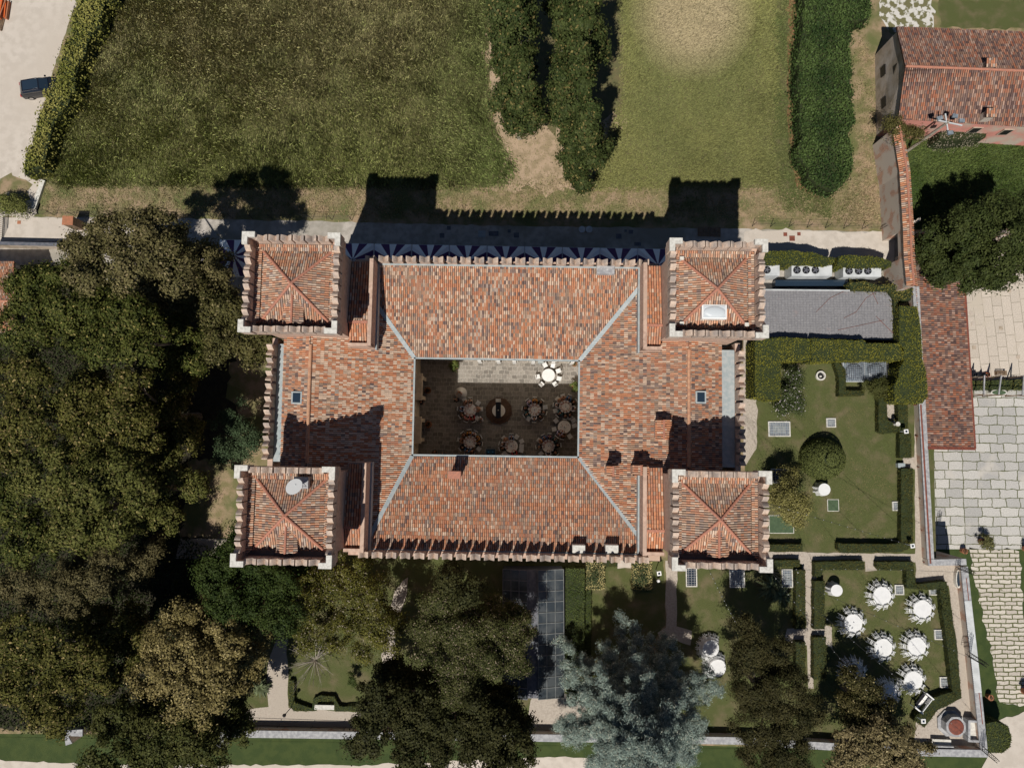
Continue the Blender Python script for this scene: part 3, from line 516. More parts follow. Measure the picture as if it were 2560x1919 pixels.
for i in range(46):
    a = random.uniform(0, 6.28); L_ = random.uniform(1.0, 2.7); z1 = random.uniform(1.2, 3.6); e = Vector((math.cos(a)*L_, math.sin(a)*L_, z1)); m_ = e*.5+Vector((0, 0, .5))
    b.tube((0, 0, .9), m_, .035, .025, 4).tube(m_, e, .025, .008, 4)
    for _ in range(2): b.tube(m_.lerp(e, .4), e+Vector((random.uniform(-.5, .5), random.uniform(-.5, .5), .1)), .015, .006, 3)
b.tube((0, 0, 0), (0, 0, 1), .13, .09, 8); b.build('branches', M['palebark'], parent=x)
pt = tree('pine_tree', 'bushy grey-green pine left of the greenhouse', 'tree', [(1075, 1560, 44), (1150, 1580, 54), (1228, 1590, 48), (1275, 1610, 32), (1062, 1630, 40), (1140, 1650, 58), (1222, 1650, 44), (1298, 1575, 34), (1285, 1650, 36), (1150, 1715, 40), (1125, 1745, 26), (1100, 1500, 34)], [(.05, .06, .018), (.11, .11, .04), (.30, .24, .17)], 10, 'evergreens of the garden', leaf=.17, dens=1700, asp=.4, tr=.3)
tree('evergreen_tree', 'very dark loose evergreen at the bottom centre of the garden', 'tree', [(950, 1750, 56), (1040, 1790, 70), (940, 1840, 66), (1130, 1840, 72), (1235, 1840, 60), (1300, 1880, 46), (1050, 1890, 70), (1190, 1780, 40), (1200, 1910, 60), (1120, 1460, 30), (1170, 1500, 26)], [(.03, .034, .012), (.06, .058, .02)], 11, 'evergreens of the garden', dens=1100, tr=.4)
c0 = P(1600, 1812, 8); cd = empty('blue_cedar', (c0.x, c0.y, 0), 0, 'large silvery blue cedar at the bottom centre', 'tree', 'evergreens of the garden'); bl = []; lb = MB().tube((0, 0, 0), (0, 0, 15.6), .42, .05, 8)
for k in range(84):
    z_ = 2.5+13*(k/84)**1.05; a_ = k*2.39996+random.uniform(-.2, .2); L_ = (7.9*(1-(z_/16.5)**1.35)+.7)*random.uniform(.78, 1.08); dv = Vector((math.cos(a_), math.sin(a_), 0)); sd = Vector((-dv.y, dv.x, 0)); pp = []
    for t_ in (.32, .52, .7, .86, 1.0): q = dv*L_*t_+Vector((0, 0, z_+.9*t_-1.5*t_*t_)); pp.append(q); w_ = (.42+.5*math.sin(math.pi*min(t_, .85)))*(.6+.07*L_); bl.append((c0.x+q.x+sd.x*random.uniform(-.3, .3), c0.y+q.y+sd.y*random.uniform(-.3, .3), q.z, w_, w_, .24))
    lb.tube((0, 0, z_-.2), pp[1], .07, .045, 4).tube(pp[1], pp[4], .045, .015, 4)
crown(bl, [(.13, .18, .165), (.33, .40, .335), (.48, .49, .39)], 1500, .22, .34, cd, .2, .2, up=1.1); lb.build('trunk', M['bark'], parent=cd)
tree('conifer', 'dark brownish conifer between the cedar and the white tables', 'tree', [(1875, 1625, 48), (1950, 1650, 50), (1880, 1710, 60), (1965, 1740, 60), (1900, 1800, 66), (1990, 1830, 54), (1905, 1890, 52), (1975, 1900, 56), (1862, 1560, 30), (2030, 1780, 34)], [(.03, .032, .012), (.075, .066, .025)], 9, 'evergreens of the garden', dens=1400, leaf=.2, tr=.35, asp=.35, under=False)
tree('deciduous_tree', 'dark leafy tree hanging over two of the white tables', 'tree', [(2125, 1700, 32), (2170, 1735, 46), (2195, 1785, 42), (2225, 1780, 28), (2130, 1775, 44), (2170, 1810, 40)], [(.04, .042, .014), (.10, .085, .03), (.30, .25, .12)], 5, 'small garden trees', leaf=.17, tr=.22, dens=1100)
tree('deciduous_tree', 'tan-leaved bushy tree at the bottom beside the octagonal well', 'tree', [(2150, 1860, 58), (2230, 1855, 58), (2285, 1880, 42), (2110, 1910, 50), (2200, 1920, 60), (2285, 1925, 40)], [(.24, .19, .095), (.13, .11, .045), (.34, .28, .15)], 6, 'small garden trees', leaf=.2, tr=.25, dens=900)
tree('evergreen_tree', 'big round dark green tree over the upper right terrace', 'tree', [(2435, 560, 62, 8), (2500, 530, 52, 8), (2545, 590, 62, 9), (2440, 630, 54, 7), (2505, 650, 50, 8), (2390, 590, 40, 6), (2575, 660, 52, 7), (2410, 660, 34, 5), (2560, 520, 40, 8)], [(.035, .05, .014), (.065, .078, .022)], 8, 'evergreens of the garden', tr=.4, base=LOW, dens=1000)
for i, (u, v, h, r, l) in enumerate([(1440, 450, 16, 2.5, 'poplar nearest the castle in the right row'), (1412, 350, 18.5, 2.3, 'second poplar of the right row counted from the castle'), (1432, 245, 17, 2.6, 'third poplar of the right row counted from the castle'), (1410, 130, 19, 2.2, 'farthest poplar of the right row'),
        (1298, 345, 14.5, 2.8, 'poplar nearest the castle in the left row, bare stems below'), (1290, 235, 18, 2.6, 'second poplar of the left row counted from the castle'), (1284, 120, 18.5, 2.7, 'farthest poplar of the left row')]):
    r *= .86; c = P(u, v); t = empty('poplar_tree', c, 0, l, 'tree', 'poplars in two rows on the meadow'); f0 = 2.2 if i > 3 else 0
    bl = [(c.x+random.uniform(-.35, .35), c.y+random.uniform(-.35, .35), zz, r*s_*random.uniform(.85, 1.1), r*s_*random.uniform(.85, 1.1), h*.12) for zz, s_ in ((h*.12+f0, .45), (h*.27+f0*.6, .8), (h*.44, 1.0), (h*.6, .85), (h*.76, .6), (h*.92, .28))]
    for _ in range(7):
        a_ = random.uniform(0, 6.28); zz = h*random.uniform(.2, .75)+f0*.5; k = r*random.uniform(.6, .95)*(1-.5*max(0, zz/h-.5)); q_ = random.uniform(.55, 1.0); bl.append((c.x+math.cos(a_)*k, c.y+math.sin(a_)*k, zz, q_, q_, q_*1.5))
    crown(bl, [(.028, .044, .012), (.075, .092, .028), (.17, .14, .05)], 900, .24, .55, t, .7, .35)
    limbs(c, [(q[0]+random.uniform(-.6, .6), q[1], q[2]) for q in bl[:6]], .22, 'palebark', t)
tree('climbing_bush', 'olive bush growing over the corner of the brick wall and barn', 'bush', [(2245, 312, 24, 4.5), (2275, 330, 20, 4), (2225, 308, 16, 4), (2255, 350, 16, 4), (2300, 335, 15, 3)], [(.08, .08, .025), (.14, .12, .04)], 4, None, leaf=.14, tr=.1, dens=1400)
tree('garden_tree', 'light yellow-green small tree beside the lower right tower', 'tree', [(1958, 1225, 30, 4), (1985, 1250, 36, 4.5), (2003, 1275, 28, 4), (1960, 1262, 34, 4.5), (1935, 1235, 26, 3.5), (1990, 1295, 24, 3.5), (1975, 1190, 24, 2.5)], [(.17, .16, .045), (.28, .25, .09), (.36, .32, .15)], 4, 'small garden trees', leaf=.13, tr=.12, dens=1500)
tree('oleander_shrub', 'dark flowering shrub with pale blossoms on the right lawn', 'shrub', [(1985, 940, 20, 1.6), (1975, 990, 24, 1.6), (1995, 1010, 20, 1.4), (1962, 1020, 22, 1.4), (1990, 965, 18, 1.8)], [(.05, .07, .025), (.09, .11, .04), (.55, .5, .5)], 1.5, None, leaf=.13, tr=.05, dens=1300)
tree('bush', 'yellow-green bush beside the white track at the left edge', 'bush', [(20, 510, 26, 1.5), (45, 515, 20, 1.2), (0, 508, 24, 1.4)], [(.13, .15, .04), (.20, .2, .06)], 1.4, None, leaf=.16, tr=.06, dens=1300)
tree('bush', 'oval clipped bush beside the glass skylight on the garden', 'bush', [(2180, 968, 20, 1.2), (2200, 970, 24, 1.4), (2218, 974, 18, 1.2)], [(.06, .07, .02), (.10, .10, .03)], 1.4, None, leaf=.1, tr=.05, dens=2600, inner=.85, clump=.3)
tree('bush', 'small leafy clump on the dark ground beside the left castle wall', 'bush', [(500, 915, 16, 3), (485, 900, 12, 3)], [(.04, .08, .03), (.07, .11, .05)], 3, None, leaf=.14, tr=.05)
for u, v, r, l in ((1058, 1497, 17, 'small ball-shaped bush on the shaded lawn above the pine'), (879, 1697, 14, 'small round bush on the lawn below the olive tree')):
    tree('round_bush', l, 'bush', [(u, v, r, .9)], [(.05, .075, .02), (.085, .11, .03)], .9, None, leaf=.09, tr=.04, dens=3200, inner=.9, clump=.25, flat=.9)

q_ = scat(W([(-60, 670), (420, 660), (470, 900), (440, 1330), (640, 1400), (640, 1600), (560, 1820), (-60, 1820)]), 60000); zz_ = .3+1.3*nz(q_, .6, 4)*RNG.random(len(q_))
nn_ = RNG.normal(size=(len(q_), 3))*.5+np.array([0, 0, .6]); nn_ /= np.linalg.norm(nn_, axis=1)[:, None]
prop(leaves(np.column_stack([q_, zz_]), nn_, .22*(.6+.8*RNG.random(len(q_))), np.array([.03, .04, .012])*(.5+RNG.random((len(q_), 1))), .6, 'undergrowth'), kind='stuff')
def hedge(name, label, pts, h, cols=((.085, .085, .018), (.135, .13, .028)), group='clipped garden hedges', leaf=.12, dt=110, ds=80, z0=0.0, shaggy=.04, cat='hedge', amp=None):
    q = [P(u, v, z0+h) for u, v in pts]; c = sum(q, Vector())/len(q); cc = Vector((c.x, c.y, z0))
    if sum(q[i].x*q[(i+1) % len(q)].y-q[(i+1) % len(q)].x*q[i].y for i in range(len(q))) < 0: q = q[::-1]
    t = empty(name, cc, 0, label, cat, group); loc = [(p.x-c.x, p.y-c.y) for p in q]; amp = (.05 if h > 2 else .02) if amp is None else amp; loc = rough(loc, amp, .9 if h > 1.5 else .5)
    b = MB().prism([(x*1, y*1) for x, y in loc], 0, h-.05); o = b.build('hedge_core', M['hedgec'], parent=t)
    n = int(parea(loc)*dt); a = scat(loc, n) if n else np.zeros((0, 2)); C = [np.column_stack([a, h+shaggy*RNG.normal(size=len(a))+.04*np.sin(a[:, 0]*2.1)+.03*np.sin(a[:, 1]*3)])]; Nn = [np.tile([0, 0, 1.], (len(a), 1))]
    for i in range(len(loc)):
        p0, p1 = np.array(loc[i]), np.array(loc[(i+1) % len(loc)]); L_ = np.linalg.norm(p1-p0); m = int(L_*h*ds)
        if m < 1 or L_ < 1e-3: continue
        tt = RNG.random((m, 1)); nn = np.array([(p1-p0)[1], -(p1-p0)[0]])/L_; pp = p0+(p1-p0)*tt+nn*(.02+shaggy*RNG.normal(size=(m, 1)))
        C.append(np.column_stack([pp, RNG.random(m)*h])); Nn.append(np.tile([nn[0], nn[1], .2], (m, 1)))
    C = np.concatenate(C); Nn = np.concatenate(Nn)+RNG.normal(size=(len(C), 3))*.5; Nn /= np.linalg.norm(Nn, axis=1)[:, None]
    cl = np.array(cols); k = np.clip(.5+.3*np.sin(C[:, 0]*1.7+c.x)+.3*np.sin(C[:, 1]*1.3+c.y)+.3*RNG.normal(size=len(C)), 0, 1)[:, None]
    leaves(C, Nn, leaf*(.7+.6*RNG.random(len(C))), (cl[0]*(1-k)+cl[1]*k)*(.7+.6*RNG.random((len(C), 1))), .6, 'leaves', t); return t
YG = ((.13, .135, .02), (.19, .18, .03)); DK = ((.055, .06, .016), (.095, .085, .022)); GN = ((.022, .042, .012), (.07, .105, .03))
hedge('laurel_bed', 'broad bed of dark glossy evergreen on the meadow right of the field', [(2008, -30), (2003, 100), (1998, 200), (2006, 400), (2022, 448), (2055, 472), (2090, 475), (2116, 445), (2131, 400), (2127, 330), (2130, 250), (2124, 120), (2127, 50), (2170, 38), (2190, -30)], 1.9, GN, None, .24, 150, 60, shaggy=.22, cat='shrub bed', amp=.22)
hedge('roadside_hedge', 'ragged yellow-green hedge between the white track and the field', [(205, -20), (285, -20), (255, 60), (215, 110), (205, 160), (190, 200), (160, 260), (130, 330), (105, 420), (65, 420), (62, 390), (90, 310), (115, 240), (140, 160), (180, 90), (185, 40)], 1.8, ((.14, .15, .03), (.27, .25, .07)), None, .22, 140, 60, shaggy=.3, amp=.3)
hedge('hedge', 'long clipped hedge beside the lane right of the upper right tower', [(1905, 628), (1960, 627), (2030, 633), (2085, 644), (2087, 656), (2070, 662), (1905, 660)], 2.6, YG)
hedge('hedge', 'shorter clipped hedge beside the lane nearest the brick wall', [(2098, 640), (2150, 637), (2200, 642), (2232, 655), (2228, 664), (2180, 668), (2095, 664)], 2.6, YG)
hedge('hedge', 'thick hedge along the lower edge of the grey mesh roof', [(1888, 853), (1900, 843), (2026, 845), (2026, 897), (1953, 903), (1953, 998), (1936, 1000), (1888, 994)], 2.8, YG)
hedge('hedge', 'straight hedge section above the glass skylights', [(2030, 847), (2160, 852), (2166, 858), (2245, 858), (2258, 870), (2256, 898), (2030, 901)], 2.8, YG)
hedge('hedge', 'tall broad hedge against the tiled roof of the side building', [(2250, 765), (2293, 766), (2301, 800), (2306, 900), (2317, 950), (2318, 990), (2308, 1004), (2260, 1008), (2237, 1000), (2234, 965), (2262, 900), (2250, 860)], 2.8, YG)
LH = 'low box hedges of the garden'
for l, pts in (('low box hedge beside the gravel path below the floodlight', R4(2254, 1171, 2283, 1356)), ('low box hedge beside the path above the blue bin', R4(2250, 1083, 2279, 1144)), ('narrow low hedge left of the upper right gravel path end', R4(2246, 1010, 2270, 1080)),
        ('low hedge bending round the column on the lawn corner', [(2197, 992), (2216, 992), (2220, 1050), (2248, 1066), (2248, 1080), (2210, 1083), (2197, 1078)]), ('low hedge around the round stone ring side of the skylights', [(2085, 905), (2097, 905), (2115, 925), (2116, 976), (2162, 976), (2162, 988), (2098, 990), (2098, 940)]),
        ('long low hedge at the lower end of the main lawn', [(2096, 1358), (2230, 1360), (2276, 1352), (2279, 1368), (2255, 1379), (2105, 1382), (2096, 1374)]), ('short low hedge beside the lower right tower', R4(1915, 1360, 2007, 1378)),
        ('low hedge at the top left of the dining lawn', [(2036, 1404), (2160, 1402), (2163, 1424), (2060, 1423), (2052, 1440), (2038, 1440)]), ('low hedge at the top right of the dining lawn', [(2193, 1404), (2284, 1404), (2290, 1460), (2366, 1453), (2370, 1470), (2330, 1474), (2268, 1470), (2266, 1424), (2200, 1424), (2193, 1418)]),
        ('long low hedge down the right side of the dining lawn', [(2350, 1474), (2371, 1470), (2392, 1600), (2405, 1745), (2345, 1775), (2312, 1818), (2285, 1800), (2300, 1775), (2330, 1745), (2382, 1728), (2370, 1620)]),
        ('low hedge left of the garden path beside the palm', R4(1990, 1425, 2014, 1572)), ('low hedge on the left side of the dining lawn', R4(2036, 1452, 2062, 1572)), ('shaded low hedge end beside the dining lawn path', R4(2035, 1592, 2066, 1698)), ('dark low hedge opposite under the conifer', R4(1990, 1604, 2014, 1698)),
        ('low hedge just below the lower right tower corner', R4(1936, 1400, 2000, 1416))):
    hedge('box_hedge', l, pts, .8, DK, LH, .1, 150, 110)
hedge('box_hedge', 'long leafy hedge right of the greenhouse', [(1414, 1420), (1462, 1420), (1460, 1700), (1450, 1750), (1420, 1750), (1410, 1600)], 1.3, ((.05, .075, .02), (.10, .12, .035)), LH, .12, 150, 80)
hedge('box_hedge', 'thin low green hedge beside the long leafy one', R4(1463, 1474, 1478, 1730), .6, ((.05, .075, .015), (.08, .1, .02)), LH, .1, 160, 90)
for l, r in (('left square flower bed edged with pale yellow shrubs', (1465, 1404, 1512, 1473)), ('right square flower bed edged with pale yellow shrubs', (1581, 1404, 1630, 1473))):
    hedge('flower_bed', l, R4(*r), .7, ((.42, .36, .15), (.55, .47, .22)), 'pale edged flower beds', .11, 150, 80, cat='flower bed')
    c = P((r[0]+r[2])/2, (r[1]+r[3])/2, .7); tree('bed_shrub', l.split()[0]+' green shrub clump in the middle of the pale edged bed', 'shrub', [((r[0]+r[2])/2, r[1]+20, 6, .8), ((r[0]+r[2])/2, r[1]+36, 8, .85), ((r[0]+r[2])/2, r[1]+50, 6, .8)], [(.05, .08, .03), (.08, .11, .05)], 1, 'shrubs in the flower beds', leaf=.1, dens=2000, tr=.03)
hedge('box_hedge', 'strip of low hedge against the castle between the beds', R4(1512, 1396, 1545, 1416), .5, DK, LH, .1, 150, 80)
hedge('box_hedge', 'clipped low hedge curving round the pale bench', [(722, 1700), (735, 1700), (736, 1755), (780, 1770), (782, 1745), (800, 1738), (835, 1740), (848, 1765), (900, 1764), (900, 1776), (838, 1778), (834, 1752), (795, 1752), (790, 1776), (735, 1778), (720, 1760)], .5, ((.08, .09, .02), (.12, .12, .03)), LH, .1, 160, 90)
hedge('hedge', 'thick clipped hedge block beside the forecourt at the lower right corner', [(2466, 1808), (2490, 1805), (2522, 1815), (2530, 1845), (2527, 1868), (2505, 1880), (2472, 1880), (2466, 1860)], 2.5, ((.07, .085, .02), (.11, .12, .03)), 'clipped garden hedges', z0=LOW)
# big domed topiary with a raised cap
t = empty('topiary_dome', P(2050, 1146), 0, 'big round clipped topiary with a raised button top on the lawn', 'topiary'); c0 = t.location
MB().dome((0, 0), 2.05, 1.95, 0, 2.5, 28, 6).build('hedge_core', M['hedgec'], parent=t)
d = RNG.normal(size=(9000, 3)); d /= np.linalg.norm(d, axis=1)[:, None]; d[:, 2] = abs(d[:, 2]); C = d*np.array([2.15, 2.05, 2.9])*(1+.012*RNG.normal(size=(9000, 1)))
C[:, 2] = np.minimum(C[:, 2], 2.6+.03*RNG.normal(size=9000)); rr_ = np.hypot(C[:, 0], C[:, 1]); C[:, 2] += np.where(rr_ < .62, .3, 0)-np.where((rr_ > .62) & (rr_ < .85), .18, 0)
nn = d+RNG.normal(size=d.shape)*.4; leaves(C, nn/np.linalg.norm(nn, axis=1)[:, None], .12*(.7+.6*RNG.random(9000)), np.array([.10, .115, .035])*(.6+.8*RNG.random((9000, 1))), .6, 'leaves', t)
def palm(u, v, label, n=46, L_=1.5, h=.7, col=(.10, .12, .06)):
    t = empty('palm', P(u, v), 0, label, 'palm', 'spiky palms'); MB().tube((0, 0, 0), (0, 0, h), .16, .13, 8).build('trunk', M['bark'], parent=t); V, Fq, Cc = [], [], []
    for i in range(n):
        a = random.uniform(0, 6.28); e = random.uniform(-.2, 1.1); l = L_*random.uniform(.7, 1.1); d = Vector((math.cos(a)*math.cos(e), math.sin(a)*math.cos(e), math.sin(e))); s = Vector((-math.sin(a), math.cos(a), 0))*.085
        pts = [Vector((0, 0, h))+d*l*k+Vector((0, 0, -.45*l*k*k)) for k in (0, .35, .7, 1)]; k0 = len(V)
        for j, p_ in enumerate(pts): wv = (1, 1.3, .9, .1)[j]; V += [p_-s*wv, p_+s*wv]
        Fq += [(k0+2*j, k0+2*j+1, k0+2*j+3, k0+2*j+2) for j in range(3)]; Cc += [np.array(col)*random.uniform(.6, 1.5)]*3
    link('fronds', npmesh('fronds', [tuple(x) for x in V], Fq, [M['leaf']], np.array(Cc)), t)
palm(1922, 1462, 'large spiky palm below the lower right tower', 70, 1.6); palm(1948, 1485, 'smaller palm beside the lit grass below the tower', 40, 1.2); palm(655, 1712, 'spiky palm beside the garden path at lower left', 60, 1.2, .5)

# grass: real blades, coloured by where they grow
def blades(name, pts, per, ln, wd, colf, z=0.0, lean=.6, dirn=None):
    q = W(pts, z); n = int(parea(q)*per); a = scat(q, n); n = len(a); a = a+RNG.normal(size=a.shape)*.32; u, v = px(a[:, 0], a[:, 1], np.full(n, z))
    ang = RNG.random(n)*6.28 if dirn is None else dirn+RNG.normal(size=n)*.9+(nz(a, .5, 3)-.5)*1.1; d = np.column_stack([np.cos(ang), np.sin(ang)]); L_ = ln*(.5+RNG.random(n)*.8)*(.8+.4*nz(a, 1.3, 7))
    le = lean*(.5+RNG.random(n)*.8); s = np.column_stack([-d[:, 1], d[:, 0]])*wd*.5; B_ = np.column_stack([a, np.full(n, z+.004)]); T_ = B_+np.column_stack([d*(L_*le)[:, None], L_*.42]); Md = B_+np.column_stack([d*(L_*le*.4)[:, None], L_*.36])
    s3 = np.column_stack([s, np.zeros(n)]); V = np.stack([B_-s3, B_+s3, Md+s3*.9, T_], 1).reshape(-1, 3)
    o = link(name, npmesh(name, V, np.arange(4*n).reshape(n, 4), [M['blade']], colf(u, v, a))); prop(o, kind='stuff'); return o
def sm(x, a, b): return np.clip((x-a)/(b-a), 0, 1)
def lerp(a, b, t): return np.array(a)*(1-t[:, None])+np.array(b)*t[:, None]
def fcol(u, v, a):
    n = len(u); br = lerp((.35, .31, .155), (.29, .325, .10), np.clip(sm(v, 60, 430)*.75+nz(a, .25)*.25-.05+RNG.normal(size=n)*.3, 0, 1)); c = lerp(br, (.20, .265, .08), np.clip(sm(u, 1000, 1230)*.7+(nz(a, .6, 2)-.5)*.3, 0, 1).astype(float)); return c*(.6+.9*RNG.random((n, 1)))
def rcol(u, v, a):
    n = len(u); c = lerp((.215, .215, .075), (.155, .165, .06), np.clip(nz(a, .4, 1)+RNG.normal(size=n)*.25, 0, 1)); d = 1-sm(np.hypot((u-1730)/110, (v-30)/120), .7, 1.5); c = lerp(np.zeros(3), (1, 1, 1), np.ones(n))*c*(1-d[:, None])+np.array([.36, .30, .18])*d[:, None]; return c*(.6+.8*RNG.random((n, 1)))
def dcol(u, v, a):
    n = len(u); t = np.clip(nz(a, .5, 3)*1.0+RNG.normal(size=n)*.2-.1, 0, 1); return lerp((.36, .27, .16), (.15, .16, .055), t)*(.6+.8*RNG.random((n, 1)))
blades('tall_grass', [(285, -60), (1240, -60), (1215, 100), (1225, 300), (1290, 420), (1260, 466), (500, 462), (150, 462), (110, 430), (165, 260)], 380, .42, .048, fcol, lean=.9, dirn=rad(200))
blades('meadow_grass', [(1550, -60), (1930, -60), (1940, 200), (1930, 380), (1945, 465), (1480, 472), (1500, 380), (1560, 250)], 260, .4, .05, rcol, dirn=rad(30))
blades('meadow_grass', [(1925, -60), (1992, -60), (1990, 150), (1985, 400), (2010, 470), (2080, 505), (2060, 540), (1950, 520), (1930, 300)], 150, .3, .05, lambda u, v, a: lerp((.10, .135, .04), (.17, .175, .065), np.clip(nz(a, .8, 2)+RNG.normal(size=len(u))*.2, 0, 1))*(.6+.8*RNG.random((len(u), 1))))
blades('sparse_straw', [(1215, 60), (1290, 60), (1290, 300), (1400, 300), (1500, 380), (1560, 472), (1235, 466), (1290, 420)], 30, .25, .045, lambda u, v, a: lerp((.42, .32, .2), (.2, .2, .08), nz(a, 1.0, 2))*(.7+.6*RNG.random((len(u), 1))))
blades('dry_grass', [(1465, 440), (1465, 470), (2190, 476), (2190, 555), (110, 532), (110, 470), (1230, 466)], 90, .28, .05, dcol)
blades('dry_grass', [(2140, 60), (2180, 140), (2200, 560), (2100, 560), (2000, 480), (2100, 490), (2145, 430)], 90, .28, .05, dcol)
blades('garden_grass', [(1865, 900), (2210, 990), (2245, 1090), (2250, 1350), (1870, 1355)], 110, .10, .05, lambda u, v, a: lerp((.12, .145, .042), (.24, .19, .09), np.clip(nz(a, .9, 4)*1.2-.5+.7*(1-sm(np.hypot((u-2150)/90, (v-1240)/90), .3, 1.3))+RNG.normal(size=len(u))*.2, 0, 1))*(.6+.8*RNG.random((len(u), 1))))
blades('garden_grass', [(2045, 1428), (2260, 1428), (2265, 1475), (2350, 1480), (2375, 1725), (2290, 1780), (2040, 1800)], 110, .10, .05, lambda u, v, a: lerp((.12, .14, .042), (.23, .185, .09), np.clip(nz(a, 1.1, 1)*1.3-.6+RNG.normal(size=len(u))*.2, 0, 1))*(.6+.8*RNG.random((len(u), 1))))
blades('lush_grass', [(2275, 340), (2600, 330), (2600, 570), (2285, 570)], 130, .35, .06, lambda u, v, a: lerp((.05, .085, .015), (.10, .13, .035), np.clip(nz(a, .7, 1)+RNG.normal(size=len(u))*.2, 0, 1))*(.6+.8*RNG.random((len(u), 1))), dirn=rad(60))

# ---------------------------------------------------------------- walls, barn, side buildings
def at(u, v, z=0.0): return P(u, v, z)
def wall_line(name, label, pts, z, th, m, z0, cat='wall', cop=None, group=None):
    q = [P(u, v, z) for u, v in pts]; o = empty(name, (q[0].x, q[0].y, z0), 0, label, cat, group); b = MB(); c = MB(); O = o.location
    L_, R_ = [], []
    for i, p_ in enumerate(q):
        d = ((q[min(i+1, len(q)-1)]-q[max(i-1, 0)]).to_2d()).normalized(); nn = Vector((-d.y, d.x))*th/2; L_.append(p_.to_2d()+nn-O.to_2d()); R_.append(p_.to_2d()-nn-O.to_2d())
    ring = [(p_.x, p_.y) for p_ in L_+R_[::-1]]
    b.prism(ring, 0, z-z0-(.12 if cop else 0)); b.build('masonry', M[m], parent=o)
    if cop:
        s = 1.08; L2 = [l+(l-r)*.04 for l, r in zip(L_, R_)]; R2 = [r+(r-l)*.04 for l, r in zip(L_, R_)]
        c.prism([(p_.x, p_.y) for p_ in L2+R2[::-1]], z-z0-.12, z-z0); c.build('coping', M[cop], parent=o)
    return o
wall_line('garden_wall', 'long retaining wall with grey stone top between the garden and the lower court', [(2290, 716), (2299, 900), (2306, 1010), (2327, 1397)], 1.0, .6, 'brick', LOW, cop='greys')
wall_line('garden_wall', 'short cross wall with grey stone top at the lower end of the lower court', [(2321, 1406), (2416, 1404)], 1.0, .55, 'brick', LOW, cop='greys')
wr = wall_line('garden_wall', 'grey topped wall between the dining lawn path and the stone lane', [(2411, 1416), (2420, 1500), (2436, 1640), (2460, 1872)], 1.0, .62, 'brick', LOW, cop='greys')
wall_line('garden_wall', 'long pale topped wall along the bottom edge of the garden', [(2470, 1883), (2310, 1880), (1850, 1851), (1300, 1843), (870, 1837), (556, 1833)], 1.0, .62, 'brick', LOW, cop='greys')
wall_line('garden_wall', 'short pale wall end in the lower left wood', [(206, 1831), (165, 1832), (172, 1860)], 1.0, .6, 'brick', LOW, cop='greys')
for l, u, v in (('square wall pier at the left end of the long bottom wall', 550, 1848), ):
    o = MB().rbox((0, 0), .5, .75, 0, 1.15-LOW).mesh('wall_pier', M['greys']); q = link('wall_pier', o); q.location = P(u, v, 1)-Vector((0, 0, 1-LOW)); prop(q, l, 'pier')
b = MB(); pr = [P(2420+26*t, 1500+230*t, 1.0) for t in [i/90 for i in range(91)]]
V = []; 
for i, p_ in enumerate(pr):
    for dx, dz in ((-.33, 0), (.33, 0)): V.append((p_.x+dx-.05, p_.y, 1.02+(.07 if i % 2 else 0)))
o = link('coping_slats', npmesh('coping_slats', V, [(2*i, 2*i+1, 2*i+3, 2*i+2) for i in range(90)], [M['steel']])); o.parent = wr; o.matrix_parent_inverse = Matrix.Translation(-wr.location)
def railing(label, pts, z, zt, m='rust', step=1.6, wide=.05, name='railing', rails=(1.0, .5)):
    q = [P(u, v, z) for u, v in pts]; o = empty(name, q[0], 0, label, 'railing'); O = q[0]; b = MB(); L_ = 0
    for a, c in zip(q, q[1:]):
        for r in rails: b.tube(a-O+Vector((0, 0, zt*r)), c-O+Vector((0, 0, zt*r)), wide, n=5)
        L_ += (c-a).length
        n = max(1, int((c-a).length/step))
        for i in range(n+1):
            s = a.lerp(c, i/n)-O; MB().tube(s, s+Vector((0, 0, zt)), wide*.8, n=5).tube(s+Vector((-.25, 0, 0)), s+Vector((0, 0, zt)), wide*.5, n=4).build('post', M[m], parent=o)
    b.build('rail', M[m], parent=o); return o
railing('rust-red railing along the upper part of the garden side of the long wall', [(2290, 1012), (2314, 1404)], .15, .8, wide=.11, step=3.0)
railing('rust-red railing beside the dining lawn path wall', [(2402, 1440), (2424, 1640), (2442, 1800)], .15, .8, wide=.08, step=3.0)
railing('thin black railing along the gravel path at the bottom left', [(612, 1806), (700, 1809), (865, 1815)], 0, .9, 'iron', 2.2, .02)
railing('thin black railing by the pale bench in the bottom right corner', [(2300, 1858), (2440, 1864)], 0, .9, 'iron', 2.2, .02)
# brick wall with tiled coping, passing over the gate
bw = empty('brick_wall', P(2243, 330, 4.4).to_2d().to_3d(), 0, 'old high brick wall with tiled coping from the barn down to the tiled side building', 'brick wall'); O = bw.location.copy()
TW = [P(u, v, 4.2) for u, v in ((2244, 318), (2262, 430), (2271, 572), (2273, 640), (2280, 715))]
for i, (a, c) in enumerate(zip(TW, TW[1:])):
    d = (c-a).to_2d().normalized(); nn = Vector((-d.y, d.x))*.33; ring = [a.to_2d()+nn, a.to_2d()-nn, c.to_2d()-nn, c.to_2d()+nn]; ring = [r-O.to_2d() for r in ring]
    MB().prism(ring, 2.9 if i == 2 else LOW, 4.1).build('masonry', M['brick'], parent=bw)
    for s in (-1, 1):
        e = Vector((-d.y, d.x, 0))*s*.48; A_, C_ = a-O, c-O; up = Vector((0, 0, .28)); dn_ = Vector((0, 0, -.04))
        ring = [A_+up, A_+e+dn_, C_+e+dn_, C_+up]; tiled('coping_tiles', ring if s > 0 else ring[::-1], (e.x, e.y), bw, 'warm', seed=60+i*2+s, pitch=.2, course=.34)
    MB().tube(a-O+Vector((0, 0, .36)), c-O+Vector((0, 0, .36)), .1, n=6).build('coping_ridge', M['ridge'], parent=bw)
